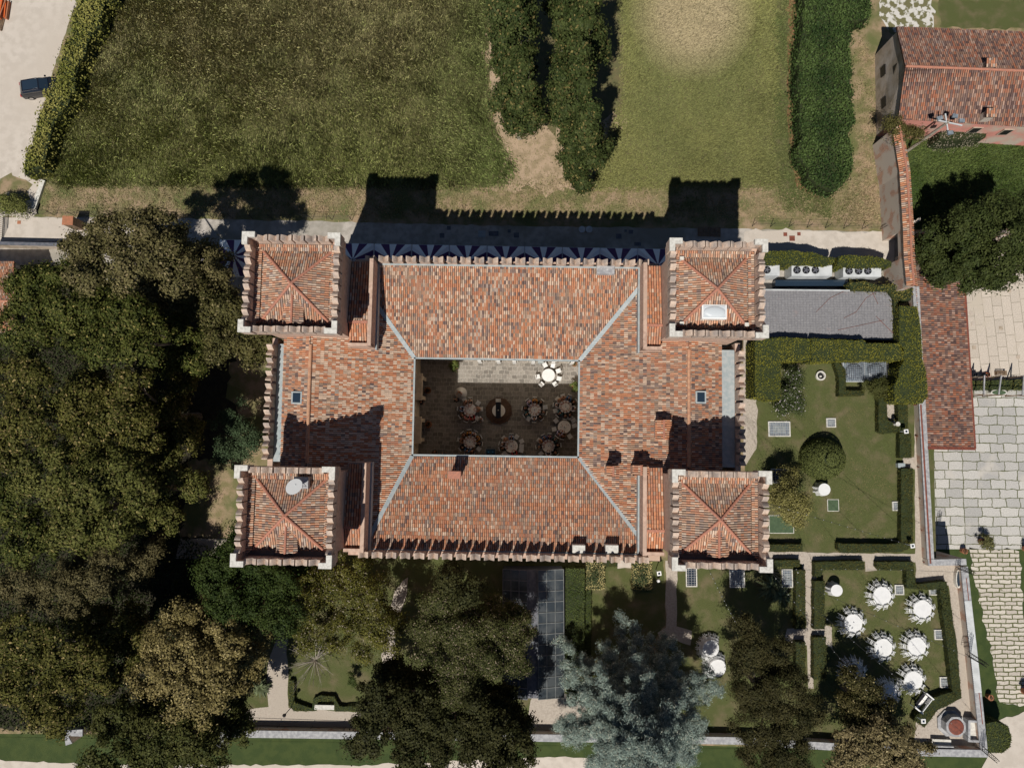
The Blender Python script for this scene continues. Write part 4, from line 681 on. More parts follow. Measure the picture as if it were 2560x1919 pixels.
gw_ = empty('gate_wing', P(2243, 600), 0, 'curved flared masonry wing beside the gate in the brick wall', 'gate wall')
for (pts) in ([(2262, 572, 2.8), (2245, 580, 2.6), (2225, 590, 2.2), (2210, 596, 1.8)], [(2262, 690, 2.8), (2262, 660, 2.6), (2250, 652, 2.0), (2236, 652, 1.2)]):
    b = MB()
    for a, c in zip(pts, pts[1:]):
        A_, C_ = P(*a[:2], 0)-gw_.location, P(*c[:2], 0)-gw_.location; b.hexa([A_, C_, C_+Vector((0, .3, 0)), A_+Vector((0, .3, 0))], [A_+Vector((0, 0, a[2])), C_+Vector((0, 0, c[2])), C_+Vector((0, .3, c[2])), A_+Vector((0, .3, a[2]))])
    b.build('masonry', M['brick'], parent=gw_)
barn = empty('barn', P(2250, 180, 0), 0, 'long stone barn with weathered tiled roof at the upper right', 'barn'); O = barn.location
ze, zr = 4.6, 6.4; K = lambda u, v, z: P(u, v, z)-O
n0, n1, r0, r1, s0, s1 = K(2240, 67, ze), K(2760, 89, ze), K(2263, 167, zr), K(2760, 186, zr), K(2245, 298, ze), K(2760, 330, ze)
tiled('roof', [n0, n1, r1, r0], (0, 1), barn, 'old', seed=71, pitch=.2, course=.36); tiled('roof', [s0, s1, r1, r0], (0, -1), barn, 'old', seed=72, pitch=.2, course=.36)
MB().tube(r0+Vector((0, 0, .1)), r1+Vector((0, 0, .1)), .12, n=8).build('ridge', M['ridge'], parent=barn)
i_ = Vector((.25, 0, -.15)); j = Vector((0, .3, 0)); rz = Vector((0, 0, -.2)); q0, q1, q2 = n0+i_-j, r0+i_+rz, s0+i_+j
fl = lambda p_: Vector((p_.x, p_.y, -O.z)); e0, e1, e2 = n1-j-Vector((0, 0, .15)), r1+rz, s1+j-Vector((0, 0, .15))
b = MB().add([fl(q0), fl(q2), q2, q1, q0, fl(e0), fl(e2), e2, e1, e0], [(0, 1, 2, 3, 4), (5, 9, 8, 7, 6), (0, 4, 9, 5)]); b.mat(1).add([fl(q2), q2, e2, fl(e2)], [(0, 3, 2, 1)]); b.build('wall', M['barnw'], M['pink'], parent=barn)
wx = lambda t, z: (fl(q0).lerp(fl(q2), t)+Vector((-.02, 0, z)))
for t, z, h, wd in ((.3, 1.3, .8, .5), (.68, 1.3, .8, .5), (.42, 3.6, .8, .45)):
    c_ = wx(t, z); MB().box(c_.x-.05, c_.x+.03, c_.y-wd, c_.y+wd, c_.z, c_.z+h).build('window', M['black'], parent=barn)
for x_ in (8.2, 11.2):
    c_ = fl(q2)+(fl(e2)-fl(q2)).normalized()*x_; o = MB().box(c_.x-.5, c_.x+.5, c_.y-.08, c_.y+.02, 2.2, 3.4).build('window_frame', M['barnw'], parent=barn); MB().box(c_.x-.4, c_.x+.4, c_.y-.1, c_.y-.081, 2.3, 3.3).build('pane', M['black'], parent=o)
for u, v, z in ((2478, 158, 6.9), (2478, 283, 5.9)):
    c_ = K(u, v, z); o = MB().rbox((c_.x, c_.y), .4, .3, 4.6, c_.z-.2).build('chimney', M['barnw'], parent=barn); tiled('chimney_cap', [(c_.x-.5, c_.y-.4, c_.z), (c_.x+.5, c_.y-.4, c_.z), (c_.x+.5, c_.y+.4, c_.z+.15), (c_.x-.5, c_.y+.4, c_.z+.15)], (0, -1), o, 'warm', seed=75, pitch=.2)
lg = empty('side_building', P(2290, 680, LOW), 0, 'long low side building with one-slope tiled roof and rust-red gutters beside the terrace', 'building'); O = lg.location.copy()
K = lambda u, v, z: P(u, v, z)-O
zw, zz2 = .95, -.35; c4 = [K(2284, 676, zw), K(2407, 681, zz2), K(2435, 1118, zz2), K(2318, 1116, zw)]
tiled('roof', c4, (1, 0), lg, 'old', seed=77, pitch=.215, course=.36)
inn = [c4[0]+Vector((.1, -.2, 0)), c4[1]+Vector((-.3, -.2, 0)), c4[2]+Vector((-.3, .2, 0)), c4[3]+Vector((.1, .2, 0))]
MB().hexa([(p_.x, p_.y, 0) for p_ in inn], [(p_.x, p_.y, p_.z-.15) for p_ in inn]).build('wall', M['barnw'], parent=lg)
MB().beam(c4[0]+Vector((0, .15, -.02)), c4[1]+Vector((0, .15, -.02)), .32, .2).build('fascia', M['rust'], parent=lg)
MB().beam(c4[3]+Vector((0, -.12, -.02)), c4[2]+Vector((.1, -.12, -.02)), .3, .2).build('fascia', M['rust'], parent=lg)
MB().beam(c4[1]+Vector((.1, .1, -.05)), c4[2]+Vector((.1, -.1, -.05)), .22, .16).build('gutter', M['rust'], parent=lg)
ob = empty('outbuilding', P(0, 700), 0, 'small outbuilding with reddish tiled roof at the left edge under the trees', 'building'); K = lambda u, v, z: P(u, v, z)-ob.location
A_, B_, C_, D_, E_, F_ = K(-120, 654, 3.6), K(36, 654, 3.6), K(38, 752, 4.6), K(-120, 752, 4.6), K(36, 830, 3.6), K(-120, 830, 3.6)
tiled('roof', [A_, B_, C_, D_], (0, 1), ob, 'warm', seed=81); tiled('roof', [D_, C_, E_, F_], (0, -1), ob, 'warm', seed=82)
MB().tube(D_, C_, .12, n=8).build('ridge', M['ridge'], parent=ob); MB().add([(A_.x, A_.y-.2, 0), (B_.x-.2, B_.y-.2, 0), (E_.x-.2, E_.y+.2, 0), (F_.x, F_.y+.2, 0), (A_.x, A_.y-.2, 3.4), (B_.x-.2, B_.y-.2, 3.4), (E_.x-.2, E_.y+.2, 3.4), (F_.x, F_.y+.2, 3.4), C_-Vector((.2, 0, .2)), ], [(1, 0, 4, 5), (3, 2, 6, 7), (2, 1, 5, 8, 6)]).build('wall', M['barnw'], parent=ob)
wall_line('low_wall', 'low dark wall under the lane at the left edge', [(-30, 607), (100, 610), (230, 613)], 1.4, .3, 'barnw', 0.0, cop='leadd')
wall_line('kerb_wall', 'narrow white concrete kerb at the foot of the roadside hedge', [(107, 450), (95, 485), (82, 522)], .3, .45, 'stone', 0.0, cat='kerb')
# flat mesh-covered roof and air conditioners
sh = empty('flat_roof_shed', P(2060, 780), 0, 'low building with a flat grey wire-mesh roof between two hedges', 'building'); K = lambda u, v, z: P(u, v, z)-sh.location
ring = [K(u, v, 1.6) for u, v in ((1880, 724), (2224, 727), (2234, 738), (2245, 850), (1880, 842))]
MB().prism(ring[::-1], 0, 1.45).build('wall', M['leadd'], parent=sh); MB().prism([p_+(p_*0) for p_ in ring[::-1]], 1.451, 1.6).build('roof', M['mesh'], parent=sh)
MB().beam(K(1880, 724, 1.62), K(2224, 727, 1.62), .12, .1).build('edge_trim', M['steel'], parent=sh)
cr_ = MB()
for (pp) in ([(2040, 780), (2075, 745), (2110, 728)], [(2110, 795), (2140, 780), (2165, 745), (2195, 727)], [(2095, 825), (2210, 800)], [(2190, 790), (2240, 840)], [(2180, 728), (2195, 760)]):
    for a, c in zip(pp, pp[1:]): cr_.tube(K(*a, 1.63), K(*c, 1.63), .02, n=4)
cr_.build('creeper_stems', M['rust'], parent=sh)
hedge('ivy', 'loose ivy spilling over the corner of the grey mesh roof', [(2122, 706), (2160, 704), (2200, 712), (2225, 708), (2240, 712), (2282, 720), (2278, 750), (2262, 752), (2244, 742), (2252, 800), (2254, 850), (2243, 850), (2234, 745), (2220, 728), (2130, 726)], 2.0, ((.12, .11, .03), (.18, .16, .04)), None, .15, 90, 50, shaggy=.15, cat='ivy')
MB_ = MB().rbox((0, 0), 3.6, .3, 0, .9).mesh('glass_ledge', M['glass']); o = link('glass_ledge', MB_); o.location = P(2020, 712, 0); prop(o, 'dark bluish ledge between the air conditioners and the mesh roof', 'ledge')
for l, u0, u1, v0, v1, fans in (('air conditioner half hidden by the upper right tower, one fan showing', 1885, 1949, 663, 689, (1917,)), ('middle white air conditioner with three black fans', 1979, 2080, 663, 690, (1992, 2015, 2038)), ('white air conditioner with three black fans nearest the brick wall', 2108, 2203, 665, 692, (2122, 2146, 2169))):
    c = P((u0+u1)/2, (v0+v1)/2, 2.0); o = empty('air_conditioner', (c.x, c.y, 0), 0, l, 'air conditioner', 'air conditioners behind the clipped hedge'); K = lambda u, v, z: P(u, v, z)-o.location
    q = [K(u0, v0, 2.0), K(u1, v0, 2), K(u1, v1, 2), K(u0, v1, 2)]; MB().prism([p_ for p_ in q][::-1], .2, 2.0).build('casing', M['steel'], parent=o)
    MB().prism([p_*.96 for p_ in q][::-1], 0, .2).build('base_frame', M['leadd'], parent=o)
    for f in fans:
        p_ = K(f, (v0+v1)/2-1, 2.0); g = MB().cyl((p_.x, p_.y), .36, 2.0, 2.08, 20).build('fan', M['black'], parent=o); b = MB()
        for i in range(5): b.beam((p_.x, p_.y, 2.1), (p_.x+.3*math.cos(i*1.257), p_.y+.3*math.sin(i*1.257), 2.1), .1, .01)
        b.cyl((p_.x, p_.y), .07, 2.08, 2.13, 10); b.build('fan_blades', M['leadd'], parent=g)
# ---------------------------------------------------------------- striped canopies along the castle
def canopy(u, v, label):
    o = empty('striped_canopy', P(u, v, 0), rad(-1.1), label, 'canopy', 'striped canopies along the north wall'); o.location = Vector((P(u, v, 3.2).x, P(u, v, 3.2).y, 0)); h = 1.79; N = 16; b = MB(); ap = (0, 0, 3.75)
    def pt(t):
        x_, y_ = math.cos(t), math.sin(t); s = h/max(abs(x_), abs(y_)); return (x_*s, y_*s, 2.9)
    for i in range(N):
        t0, t1 = (i-.5)*2*math.pi/N, (i+.5)*2*math.pi/N; b.mat(i % 2); q0, q1 = pt(t0), pt(t1)
        if i % 4 == 2: tm = (t0+t1)/2; b.add([ap, q0, pt(tm), q1], [(0, 1, 2), (0, 2, 3)])
        else: b.add([ap, q0, q1], [(0, 1, 2)])
    b.build('canopy_roof', M['canvas'], M['purple'], parent=o)
    MB().box(-h, h, -h-.02, -h, 2.65, 2.9).box(-h, h, h, h+.02, 2.65, 2.9).box(-h-.02, -h, -h, h, 2.65, 2.9).box(h, h+.02, -h, h, 2.65, 2.9).build('valance', M['canvas'], parent=o)
    MB().cyl((0, 0), .07, 3.7, 3.85, 8).build('finial', M['leadd'], parent=o)
    for sx in (-1, 1):
        for sy in (-1, 1): MB().tube((sx*h*.97, sy*h*.97, 0), (sx*h*.97, sy*h*.97, 2.85), .03, n=6).build('pole', M['steel'], parent=o)
canopy(589.6, 643, 'striped purple and pale canopy standing alone left of the upper left tower')
OR = 'first second third fourth fifth sixth seventh eighth ninth'.split()
for i in range(9): canopy(885+94.7*i, 652+i*1.75, OR[i]+' striped canopy of the row, counted from the upper left tower')
# ---------------------------------------------------------------- greenhouse
gh = empty('greenhouse', P(1334, 1580), 0, 'long glass greenhouse with gridded panes below the castle front', 'greenhouse'); K = lambda u, v, z: P(u, v, z)-gh.location
p0, p1 = K(1257, 1424, 2.4), K(1411, 1746, 2.4); x0, x1, y1, y0 = p0.x, p1.x, p0.y, p1.y; xm0, xm1 = K(1318, 1500, 2.4).x, K(1345, 1500, 2.4).x
MB().box(x0+.05, x1-.05, y0+.05, y1-.05, 0, 1.9).build('wall', M['leadd'], parent=gh)
for a, c, za, zb in ((x0, xm0, 2.0, 2.6), (xm1, x1, 2.6, 2.0)):
    MB().add([(a, y0, za), (c, y0, zb), (c, y1, zb), (a, y1, za), (a, y0, za-.06), (c, y0, zb-.06), (c, y1, zb-.06), (a, y1, za-.06)], [(0, 1, 2, 3), (7, 6, 5, 4), (0, 4, 5, 1), (1, 5, 6, 2), (2, 6, 7, 3), (3, 7, 4, 0)]).build('glass_roof', M['glassg'], parent=gh); b = MB()
    for i in range(13): y = y0+(y1-y0)*i/12; b.beam((a, y, za+.03), (c, y, zb+.03), .07, .05)
    for i in range(4): x = a+(c-a)*i/3; z = za+(zb-za)*i/3; b.beam((x, y0, z+.04), (x, y1, z+.04), .06, .05)
    b.build('glazing_bars', M['leadd'] if a == x0 else mat('dull_bar', (.17, .18, .18), (.12, .13, .13), 2), parent=gh)  # left-hand bars darker: tree shade put into their colour
MB().box(xm0+.01, xm1-.01, y0, y1, 1.9, 2.3).build('centre_gutter', M['leadd'], parent=gh)
MB().box(-1.9, 5.4, -11.2, -9.74, 0, 2.6).build('plinth_terrace', M['greys'], parent=castle)
# ---------------------------------------------------------------- skylights let into the lawn
def grate(label, u0, v0, u1, v1, kind='pale', nx=None):
    a, c = P(u0, v1, .1), P(u1, v0, .1); o = empty('lawn_skylight', ((a.x+c.x)/2, (a.y+c.y)/2, 0), 0, label, 'skylight', 'glass skylights let into the lawns'); hx, hy = (c.x-a.x)/2, (c.y-a.y)/2
    f = MB(); t = .1
    f.box(-hx, hx, -hy, -hy+t, 0, .16).box(-hx, hx, hy-t, hy, 0, .16).box(-hx, -hx+t, -hy+t, hy-t, 0, .16).box(hx-t, hx, -hy+t, hy-t, 0, .16); f.build('frame', M['stone'], parent=o)
    MB().box(-hx+t+.002, hx-t-.002, -hy+t+.002, hy-t-.002, 0, .08).build('glass', M['glassp' if kind == 'pale' else 'glass'], parent=o); b = MB(); nx_ = max(2, int(2*hx/.22)); ny_ = max(2, int(2*hy/.22))
    for i in range(1, nx_): x = -hx+2*hx*i/nx_; b.box(x-.015, x+.015, -hy+t, hy-t, .1, .13)
    for i in range(1, ny_): y = -hy+2*hy*i/ny_; b.box(-hx+t, hx-t, y-.015, y+.015, .131, .15)
    b.build('grid', M['greys'], parent=o)
    if kind == 'pale': MB().box(-hx*.55, hx*.55, -hy*.5, hy*.5, .081, .095).build('diffuser', M['steelp'], parent=o)
grate('large rectangular skylight grid on the lawn beside the castle', 1921, 1053, 1975, 1091); grate('small square skylight at the edge of the topiary shadow', 2066, 1045, 2089, 1068); grate('square skylight at the foot of the long low hedge', 2231, 1253, 2254, 1276)
grate('dark skylight beside the lower right tower corner', 1928, 1171, 1978, 1207, 'dark'); grate('small square skylight on the dining lawn between two white tables', 2237, 1461, 2259, 1486); grate('skylight in the upper corner of the dining lawn hedge', 2323, 1471, 2347, 1487)
grate('skylight halfway down the dining lawn hedge', 2336, 1573, 2358, 1598); grate('skylight at the lower end of the dining lawn hedge', 2350, 1691, 2373, 1718); grate('tall skylight grid between the palm and the low hedge', 1955, 1422, 1981, 1468); grate('dark skylight just below the tower wall by the path', 1715, 1418, 1742, 1466, 'dark'); grate('tall pale skylight grid below the lower right tower', 1824, 1418, 1861, 1468)
for l, u0, v0, u1, v1, z in (('larger domed glass skylight with wire grid below the hedge', 2110, 904, 2161, 954, .5), ('second domed skylight half shaded by the oval bush', 2163, 904, 2216, 952, .5)):
    a, c = P(u0, v1, z), P(u1, v0, z); o = empty('domed_skylight', ((a.x+c.x)/2, (a.y+c.y)/2, 0), 0, l, 'skylight', 'domed skylights below the hedge'); hx, hy = (c.x-a.x)/2, (c.y-a.y)/2
    MB().box(-hx, hx, -hy, hy, 0, z-.1).build('base', M['steel'], parent=o); MB().rbox((0, 0), hx*.95, hy*.95, z-.099, z-.05).dome((0, 0), hx*.85, hy*.85, z-.05, .35, 16, 4).build('dome', M['glassp'], parent=o); b = MB()
    for i in range(1, 10): x = -hx+2*hx*i/10; b.box(x-.014, x+.014, -hy, hy, z+.33, z+.35); y = -hy+2*hy*i/10; b.box(-hx, hx, y-.014, y+.014, z+.351, z+.37)
    b.build('wire_grid', M['leadd'], parent=o)
for l, u0, v0, u1, v1 in (('small green mat on the lawn below the cocktail table', 2070, 1249, 2095, 1276), ('large green mat beside the lower right tower', 1924, 1289, 1982, 1331)):
    a, c = P(u0, v1), P(u1, v0); o = empty('green_mat', ((a.x+c.x)/2, (a.y+c.y)/2, 0), 0, l, 'mat', 'green mats on the lawn'); hx, hy = (c.x-a.x)/2, (c.y-a.y)/2
    MB().box(-hx, hx, -hy, hy, .02, .06).build('mat', M['bronze'], parent=o); MB().box(-hx-.06, hx+.06, -hy-.06, hy+.06, 0, .04).build('frame', M['stone'], parent=o)

# ---------------------------------------------------------------- chairs and tables
def chair_proto():
    o = empty('chair', (0, 0, 0), 0); b = MB().box(-.2, .2, -.19, .21, .43, .47)
    b.build('seat', M['white'], parent=o); MB().box(-.205, .205, -.185, .215, .471, .50).build('seat_pad', M['cloth'], parent=o); b = MB()
    for z in (.62, .84, .9): b.beam((-.19, -.21, z), (.19, -.21, z), .03, .045)
    for x in (-.1, -.035, .035, .1): b.tube((x, -.21, .62), (x, -.21, .84), .012, n=4)
    b.build('backrest', M['white'], parent=o)
    for sx in (-1, 1):
        MB().tube((sx*.19, -.2, .0), (sx*.19, -.21, .93), .024, n=5).build('leg', M['white'], parent=o); MB().tube((sx*.19, .2, 0), (sx*.19, .2, .44), .024, n=5).build('leg', M['white'], parent=o)
    b = MB()
    for z in (.16, .26): b.tube((-.19, -.2, z), (.19, -.2, z), .012, n=4).tube((-.19, .2, z), (.19, .2, z), .012, n=4)
    for sx in (-1, 1): b.tube((sx*.19, -.2, .2), (sx*.19, .2, .2), .012, n=4)
    b.build('stretcher', M['white'], parent=o); return o
def dup(root, loc, rot, label, cat=None, group=None):
    r = root.copy(); COL.objects.link(r); r.location = loc; r.rotation_euler = rot; prop(r, label, cat, group)
    for ch in root.children:
        c = ch.copy(); COL.objects.link(c); c.parent = r
        for g in ch.children: d = g.copy(); COL.objects.link(d); d.parent = c
    return r
CH = chair_proto(); CH_used = [False]
def chair(loc, rot, label, group):
    if not CH_used[0]: CH_used[0] = True; CH.location = loc; CH.rotation_euler = rot; return prop(CH, label, 'chair', group)
    return dup(CH, loc, rot, label, 'chair', group)
def table(c, r, label, group, cloth=False, h=.75, name='round_table'):
    o = empty(name, c, 0, label, 'table', group)
    MB().cyl((0, 0), r, h-.03, h, 36).build('tabletop', M['clothg' if cloth else 'cloth'], parent=o); MB().cyl((0, 0), r-.02, h-.09, h-.031, 36).build('apron', M['white'], parent=o)
    for i in range(4):
        a = math.pi/4+i*math.pi/2; MB().tube((math.cos(a)*r*.7, math.sin(a)*r*.7, 0), (math.cos(a)*r*.6, math.sin(a)*r*.6, h-.09), .025, n=6).build('leg', M['white'], parent=o)
    return o
GT = [((940, 335), 'at the top of the lawn', 10, 0), ((1250, 437), 'at the upper right', 10, .2), ((717, 547), 'at the left', 10, .1), ((948, 735), 'half in tree shade', 10, .15), ((1205, 725), 'at the middle right', 10, .05), ((720, 920), 'fully in shade', 10, .2), ((1180, 985), 'nearest the swing bench', 10, .1), ((985, 1085), 'mostly hidden under the tree', 11, 0)]
tilt = rad(-43)
for (x, y), d, n, ph in GT:
    u, v = 1900+x/3.076, 1380+y/3.076; c = P(u, v, .75); c.z = 0; R_ = .86; table(c, R_, 'round white table of the dining lawn '+d, 'round white tables on the dining lawn')
    for i in range(n):
        a = ph+2*math.pi*i/n+random.uniform(-.05, .05); rr = R_+.36+random.uniform(-.03, .05)    # front feet stand here; the chair is tipped forward so its back rests on the table
        dirv = Vector((math.cos(a), math.sin(a), 0)); face = math.atan2(dirv.x, -dirv.y)         # local +y points at the table
        Rm = Matrix.Rotation(face, 4, 'Z') @ Matrix.Rotation(tilt, 4, 'X'); fp = c+dirv*rr; off = Rm @ Vector((0, .2, 0)); chair(fp-off, Rm.to_euler(), 'white chair tipped forward against the dining lawn table '+d, 'tipped chairs around the white table '+d)
def drape(o_c, r, h, label, folds=9):
    b = MB(); N = 48; rings = []
    for j, (z, s) in enumerate(((h+.012, 0), (h+.012, 1), (h*.6, 1.06), (.03, 1.16))):
        rings.append([(0, 0, z)]*N if s == 0 else [(r*(s+(.05*j*math.sin(folds*2*math.pi*i/N+1) if j > 1 else 0))*math.cos(2*math.pi*i/N), r*(s+(.05*j*math.sin(folds*2*math.pi*i/N+1) if j > 1 else 0))*math.sin(2*math.pi*i/N), z) for i in range(N)])
    vs = [(0, 0, h+.012)]+[p_ for r_ in rings[1:] for p_ in r_]; fs = [(0, 1+i, 1+(i+1) % N) for i in range(N)]+[(1+j*N+i, 1+(j+1)*N+i, 1+(j+1)*N+(i+1) % N, 1+j*N+(i+1) % N) for j in range(2) for i in range(N)]
    o = link('tablecloth', b.add(vs, fs).mesh('tablecloth', M['cloth'])); o.location = o_c; prop(o, label, 'tablecloth', 'white draped tablecloths')
for u, v, r, h, d in ((1900+590/3.076, 1380+293/3.076, .56, 1.15, 'on the upper left of the dining lawn'), (2061, 1223, .58, 1.15, 'below the round topiary'), (1777, 1620, .78, .9, 'above the other beside the blue cedar'), (1792, 1668, .86, .8, 'dappled with shade beside the blue cedar')):
    c = P(u, v, h); c.z = 0; table(c, r-.02, 'round table under a draped cloth '+d, 'cloth covered tables', h=h, name='cocktail_table'); drape(c, r, h, 'white draped cloth of the round table '+d)
for (u, v, d, n) in ((1777, 1620, 'upper', 9), (1792, 1668, 'lower', 9)):
    c = P(u, v, .5); c.z = 0
    for i in range(n):
        a = rad(60+i*22); dirv = Vector((math.cos(a), math.sin(a), 0)); face = math.atan2(dirv.x, -dirv.y); Rm = Matrix.Rotation(face, 4, 'Z') @ Matrix.Rotation(rad(-38), 4, 'X')
        chair(c+dirv*1.12-(Rm @ Vector((0, .2, 0))), Rm.to_euler(), 'white chair leaning on the far side of the %s cloth covered table by the cedar' % d, 'chairs leaning on the %s cedar table' % d)

# ---------------------------------------------------------------- people: skinned bodies with clothes and hair as children
def skin(name, chains, m, sub=1):
    bm = bmesh.new(); lay = bm.verts.layers.skin.verify(); V = {}
    first = None
    for ch in chains:
        prev = None
        for key, co, r in ch:
            if key in V: vv = V[key]
            else:
                vv = bm.verts.new(co); V[key] = vv; vv[lay].radius = r if isinstance(r, tuple) else (r, r)
                if first is None: first = vv; vv[lay].use_root = True
            if prev is not None and not bm.edges.get((prev, vv)): bm.edges.new((prev, vv))
            prev = vv
    me = bpy.data.meshes.new(name); bm.to_mesh(me); bm.free(); o = bpy.data.objects.new(name, me); COL.objects.link(o)
    o.modifiers.new('s', 'SKIN').use_smooth_shade = True; sb = o.modifiers.new('u', 'SUBSURF'); sb.levels = sub; sb.render_levels = sub
    dg = bpy.context.evaluated_depsgraph_get(); me2 = bpy.data.meshes.new_from_object(o.evaluated_get(dg)); bpy.data.objects.remove(o); bpy.data.meshes.remove(me); me2.name = name; me2.materials.clear(); me2.materials.append(m)
    for p_ in me2.polygons: p_.use_smooth = True
    return me2
def body_meshes(pose):
    hz = .54 if pose != 'stand' else .93; ch = []; cl = []; tr = []; ly = {'sit': .10, 'talk': .02, 'stand': 0}[pose]
    pel = ('pel', (0, 0, hz), (.15, .11)); wa = ('wa', (0, ly*.3, hz+.2), (.125, .09)); cst = ('c', (0, ly, hz+.42), (.16, .10)); nk = ('n', (0, ly+.02, hz+.57), .05); hd0 = ('h0', (0, ly+.03, hz+.66), (.065, .075)); hd = ('h1', (0, ly+.035, hz+.75), (.078, .095)); hd2 = ('h2', (0, ly+.03, hz+.82), (.055, .07)); nose = ('no', (0, ly+.135, hz+.72), .012)
    ch.append([pel, wa, cst, nk, hd0, hd, hd2]); ch.append([hd, nose])
    for s in (-1, 1):
        hip = ('hip%d' % s, (s*.1, 0, hz-.04), .085)
        if pose == 'stand': kn = ('k%d' % s, (s*.11, .02, .5), .055); an = ('a%d' % s, (s*.11, -.02, .09), .04); toe = ('t%d' % s, (s*.12, .15, .04), .035)
        else: kn = ('k%d' % s, (s*.12, .43, .5), .06); an = ('a%d' % s, (s*.12, .42, .09), .04); toe = ('t%d' % s, (s*.13, .57, .04), .035)
        sh = ('s%d' % s, (s*.19, ly, hz+.47), .06)
        if pose == 'sit': el = ('e%d' % s, (s*.26, ly+.2, hz+.25), .042); wr_ = ('w%d' % s, (s*.13, ly+.42, hz+.27), .028)
        elif pose == 'talk': el = ('e%d' % s, (s*.25, ly-.03, hz+.2), .042); wr_ = ('w%d' % s, (s*.15, ly+.25, hz+.1), .028)
        else: el = ('e%d' % s, (s*.25, -.02, hz+.2), .042); wr_ = ('w%d' % s, (s*.2, .2, hz+.12), .028)
        w3 = Vector(wr_[1]); f = (w3-Vector(el[1])).normalized(); sd = f.cross(Vector((0, 0, 1))).normalized(); pm = ('p%d' % s, tuple(w3+f*.06), (.033, .015))
        ch += [[pel, hip, kn, an, toe], [cst, sh, el, wr_, pm]]
        for i, (o_, l) in enumerate(((-.03, .065), (-.01, .08), (.01, .085), (.03, .07))):
            r0 = w3+f*.09+sd*o_; mp = r0+f*l*.55+Vector((0, 0, -.012)); ch.append([pm, ('f%d%d' % (s, i), tuple(r0), .009), ('g%d%d' % (s, i), tuple(mp), .0085), ('q%d%d' % (s, i), tuple(mp+f*l*.4+Vector((0, 0, -.02))), .007)])
        tb = w3+f*.03-sd*s*.03; ch.append([pm, ('th%d' % s, tuple(tb), .01), ('ti%d' % s, tuple(tb+f*.045-sd*s*.03), .009)])
        g = lambda k, a: (k[0], k[1], tuple(x+a for x in k[2]) if isinstance(k[2], tuple) else k[2]+a)
        if s == -1: cl.append([g(pel, .015), g(wa, .02), g(cst, .022), ('nn', (0, ly+.01, hz+.53), .07)])
        cl.append([g(cst, .022), g(sh, .018), g(el, .016), (wr_[0], tuple(w3.lerp(Vector(el[1]), .12)), .04)]); tr.append([('pel', pel[1], (.165, .125)), g(hip, .018), g(kn, .015), g(an, .012)])
    hair = [[('a', (0, ly+.0, hz+.80), (.092, .10)), ('b', (0, ly-.035, hz+.74), (.085, .06))]]; hl = [hair[0]+[('c', (0, ly-.07, hz+.6), (.08, .04)), ('d', (0, ly-.1, hz+.47), (.07, .03))]]
    dress = [[('pel', (0, .02, hz), (.19, .15)), ('wa', wa[1], (.135, .10)), ('c', cst[1], (.165, .11))], [('pel', (0, .02, hz), (.19, .15)), ('d1', (0, .25 if pose != 'stand' else .03, hz-.12 if pose != 'stand' else .5), (.2, .14)), ('d2', (0, .4 if pose != 'stand' else .03, .2), (.21, .2))]]
    return dict(body=skin('body', ch, M['skin']), shirt=skin('shirt', cl, M['white']), trousers=skin('trousers', tr, M['black']), hair=skin('hair', hair, M['black']), longhair=skin('hair', hl, M['black']), dress=skin('dress', dress, M['white2']))
PM = {k: body_meshes(k) for k in ('sit', 'talk', 'stand')}
CLR = dict(white=(.66, .64, .68), cream=(.62, .54, .42), tan=(.48, .33, .2), blue=(.07, .2, .42), lightblue=(.34, .44, .62), navy=(.02, .03, .07), black=(.012, .012, .014), red=(.36, .03, .03), mustard=(.55, .25, .03), brown=(.16, .08, .05), teal=(.05, .14, .17), grey=(.2, .2, .22), pink=(.55, .22, .22), beige=(.52, .42, .34), lavender=(.52, .47, .66), purple=(.16, .10, .2), green=(.05, .12, .06))
HC = dict(dark=(.02, .014, .01), brown=(.09, .045, .02), fair=(.35, .22, .10), grey=(.3, .28, .26)); CM = {}
def cmat(k, c):
    if k not in CM: CM[k] = mat('fabric_'+k, c, tuple(x*.8 for x in c), 8, rough=.9)
    return CM[k]
def person(loc, face, pose, top, hair, label, group=None, dress=False, long=False, s=1.0):
    o = empty('person', loc, face, label, 'person', group); o.scale = (s, s, s); m = PM[pose]
    link('body', m['body'], o); h = link('hair', m['longhair' if long else 'hair'], o); h.material_slots[0].link = 'OBJECT'; h.material_slots[0].material = cmat('hair_'+hair, HC[hair])
    if dress: q = link('dress', m['dress'], o); q.material_slots[0].link = 'OBJECT'; q.material_slots[0].material = cmat(top, CLR[top])
    else:
        q = link('shirt', m['shirt'], o); q.material_slots[0].link = 'OBJECT'; q.material_slots[0].material = cmat(top, CLR[top])
        q = link('trousers', m['trousers'], o); q.material_slots[0].link = 'OBJECT'; q.material_slots[0].material = cmat('navy' if top in ('white', 'blue', 'lightblue') else 'black', CLR['navy' if top in ('white', 'blue', 'lightblue') else 'black'])
    return o
DIRN = ['right', 'upper right', 'top', 'upper left', 'left', 'lower left', 'bottom', 'lower right']
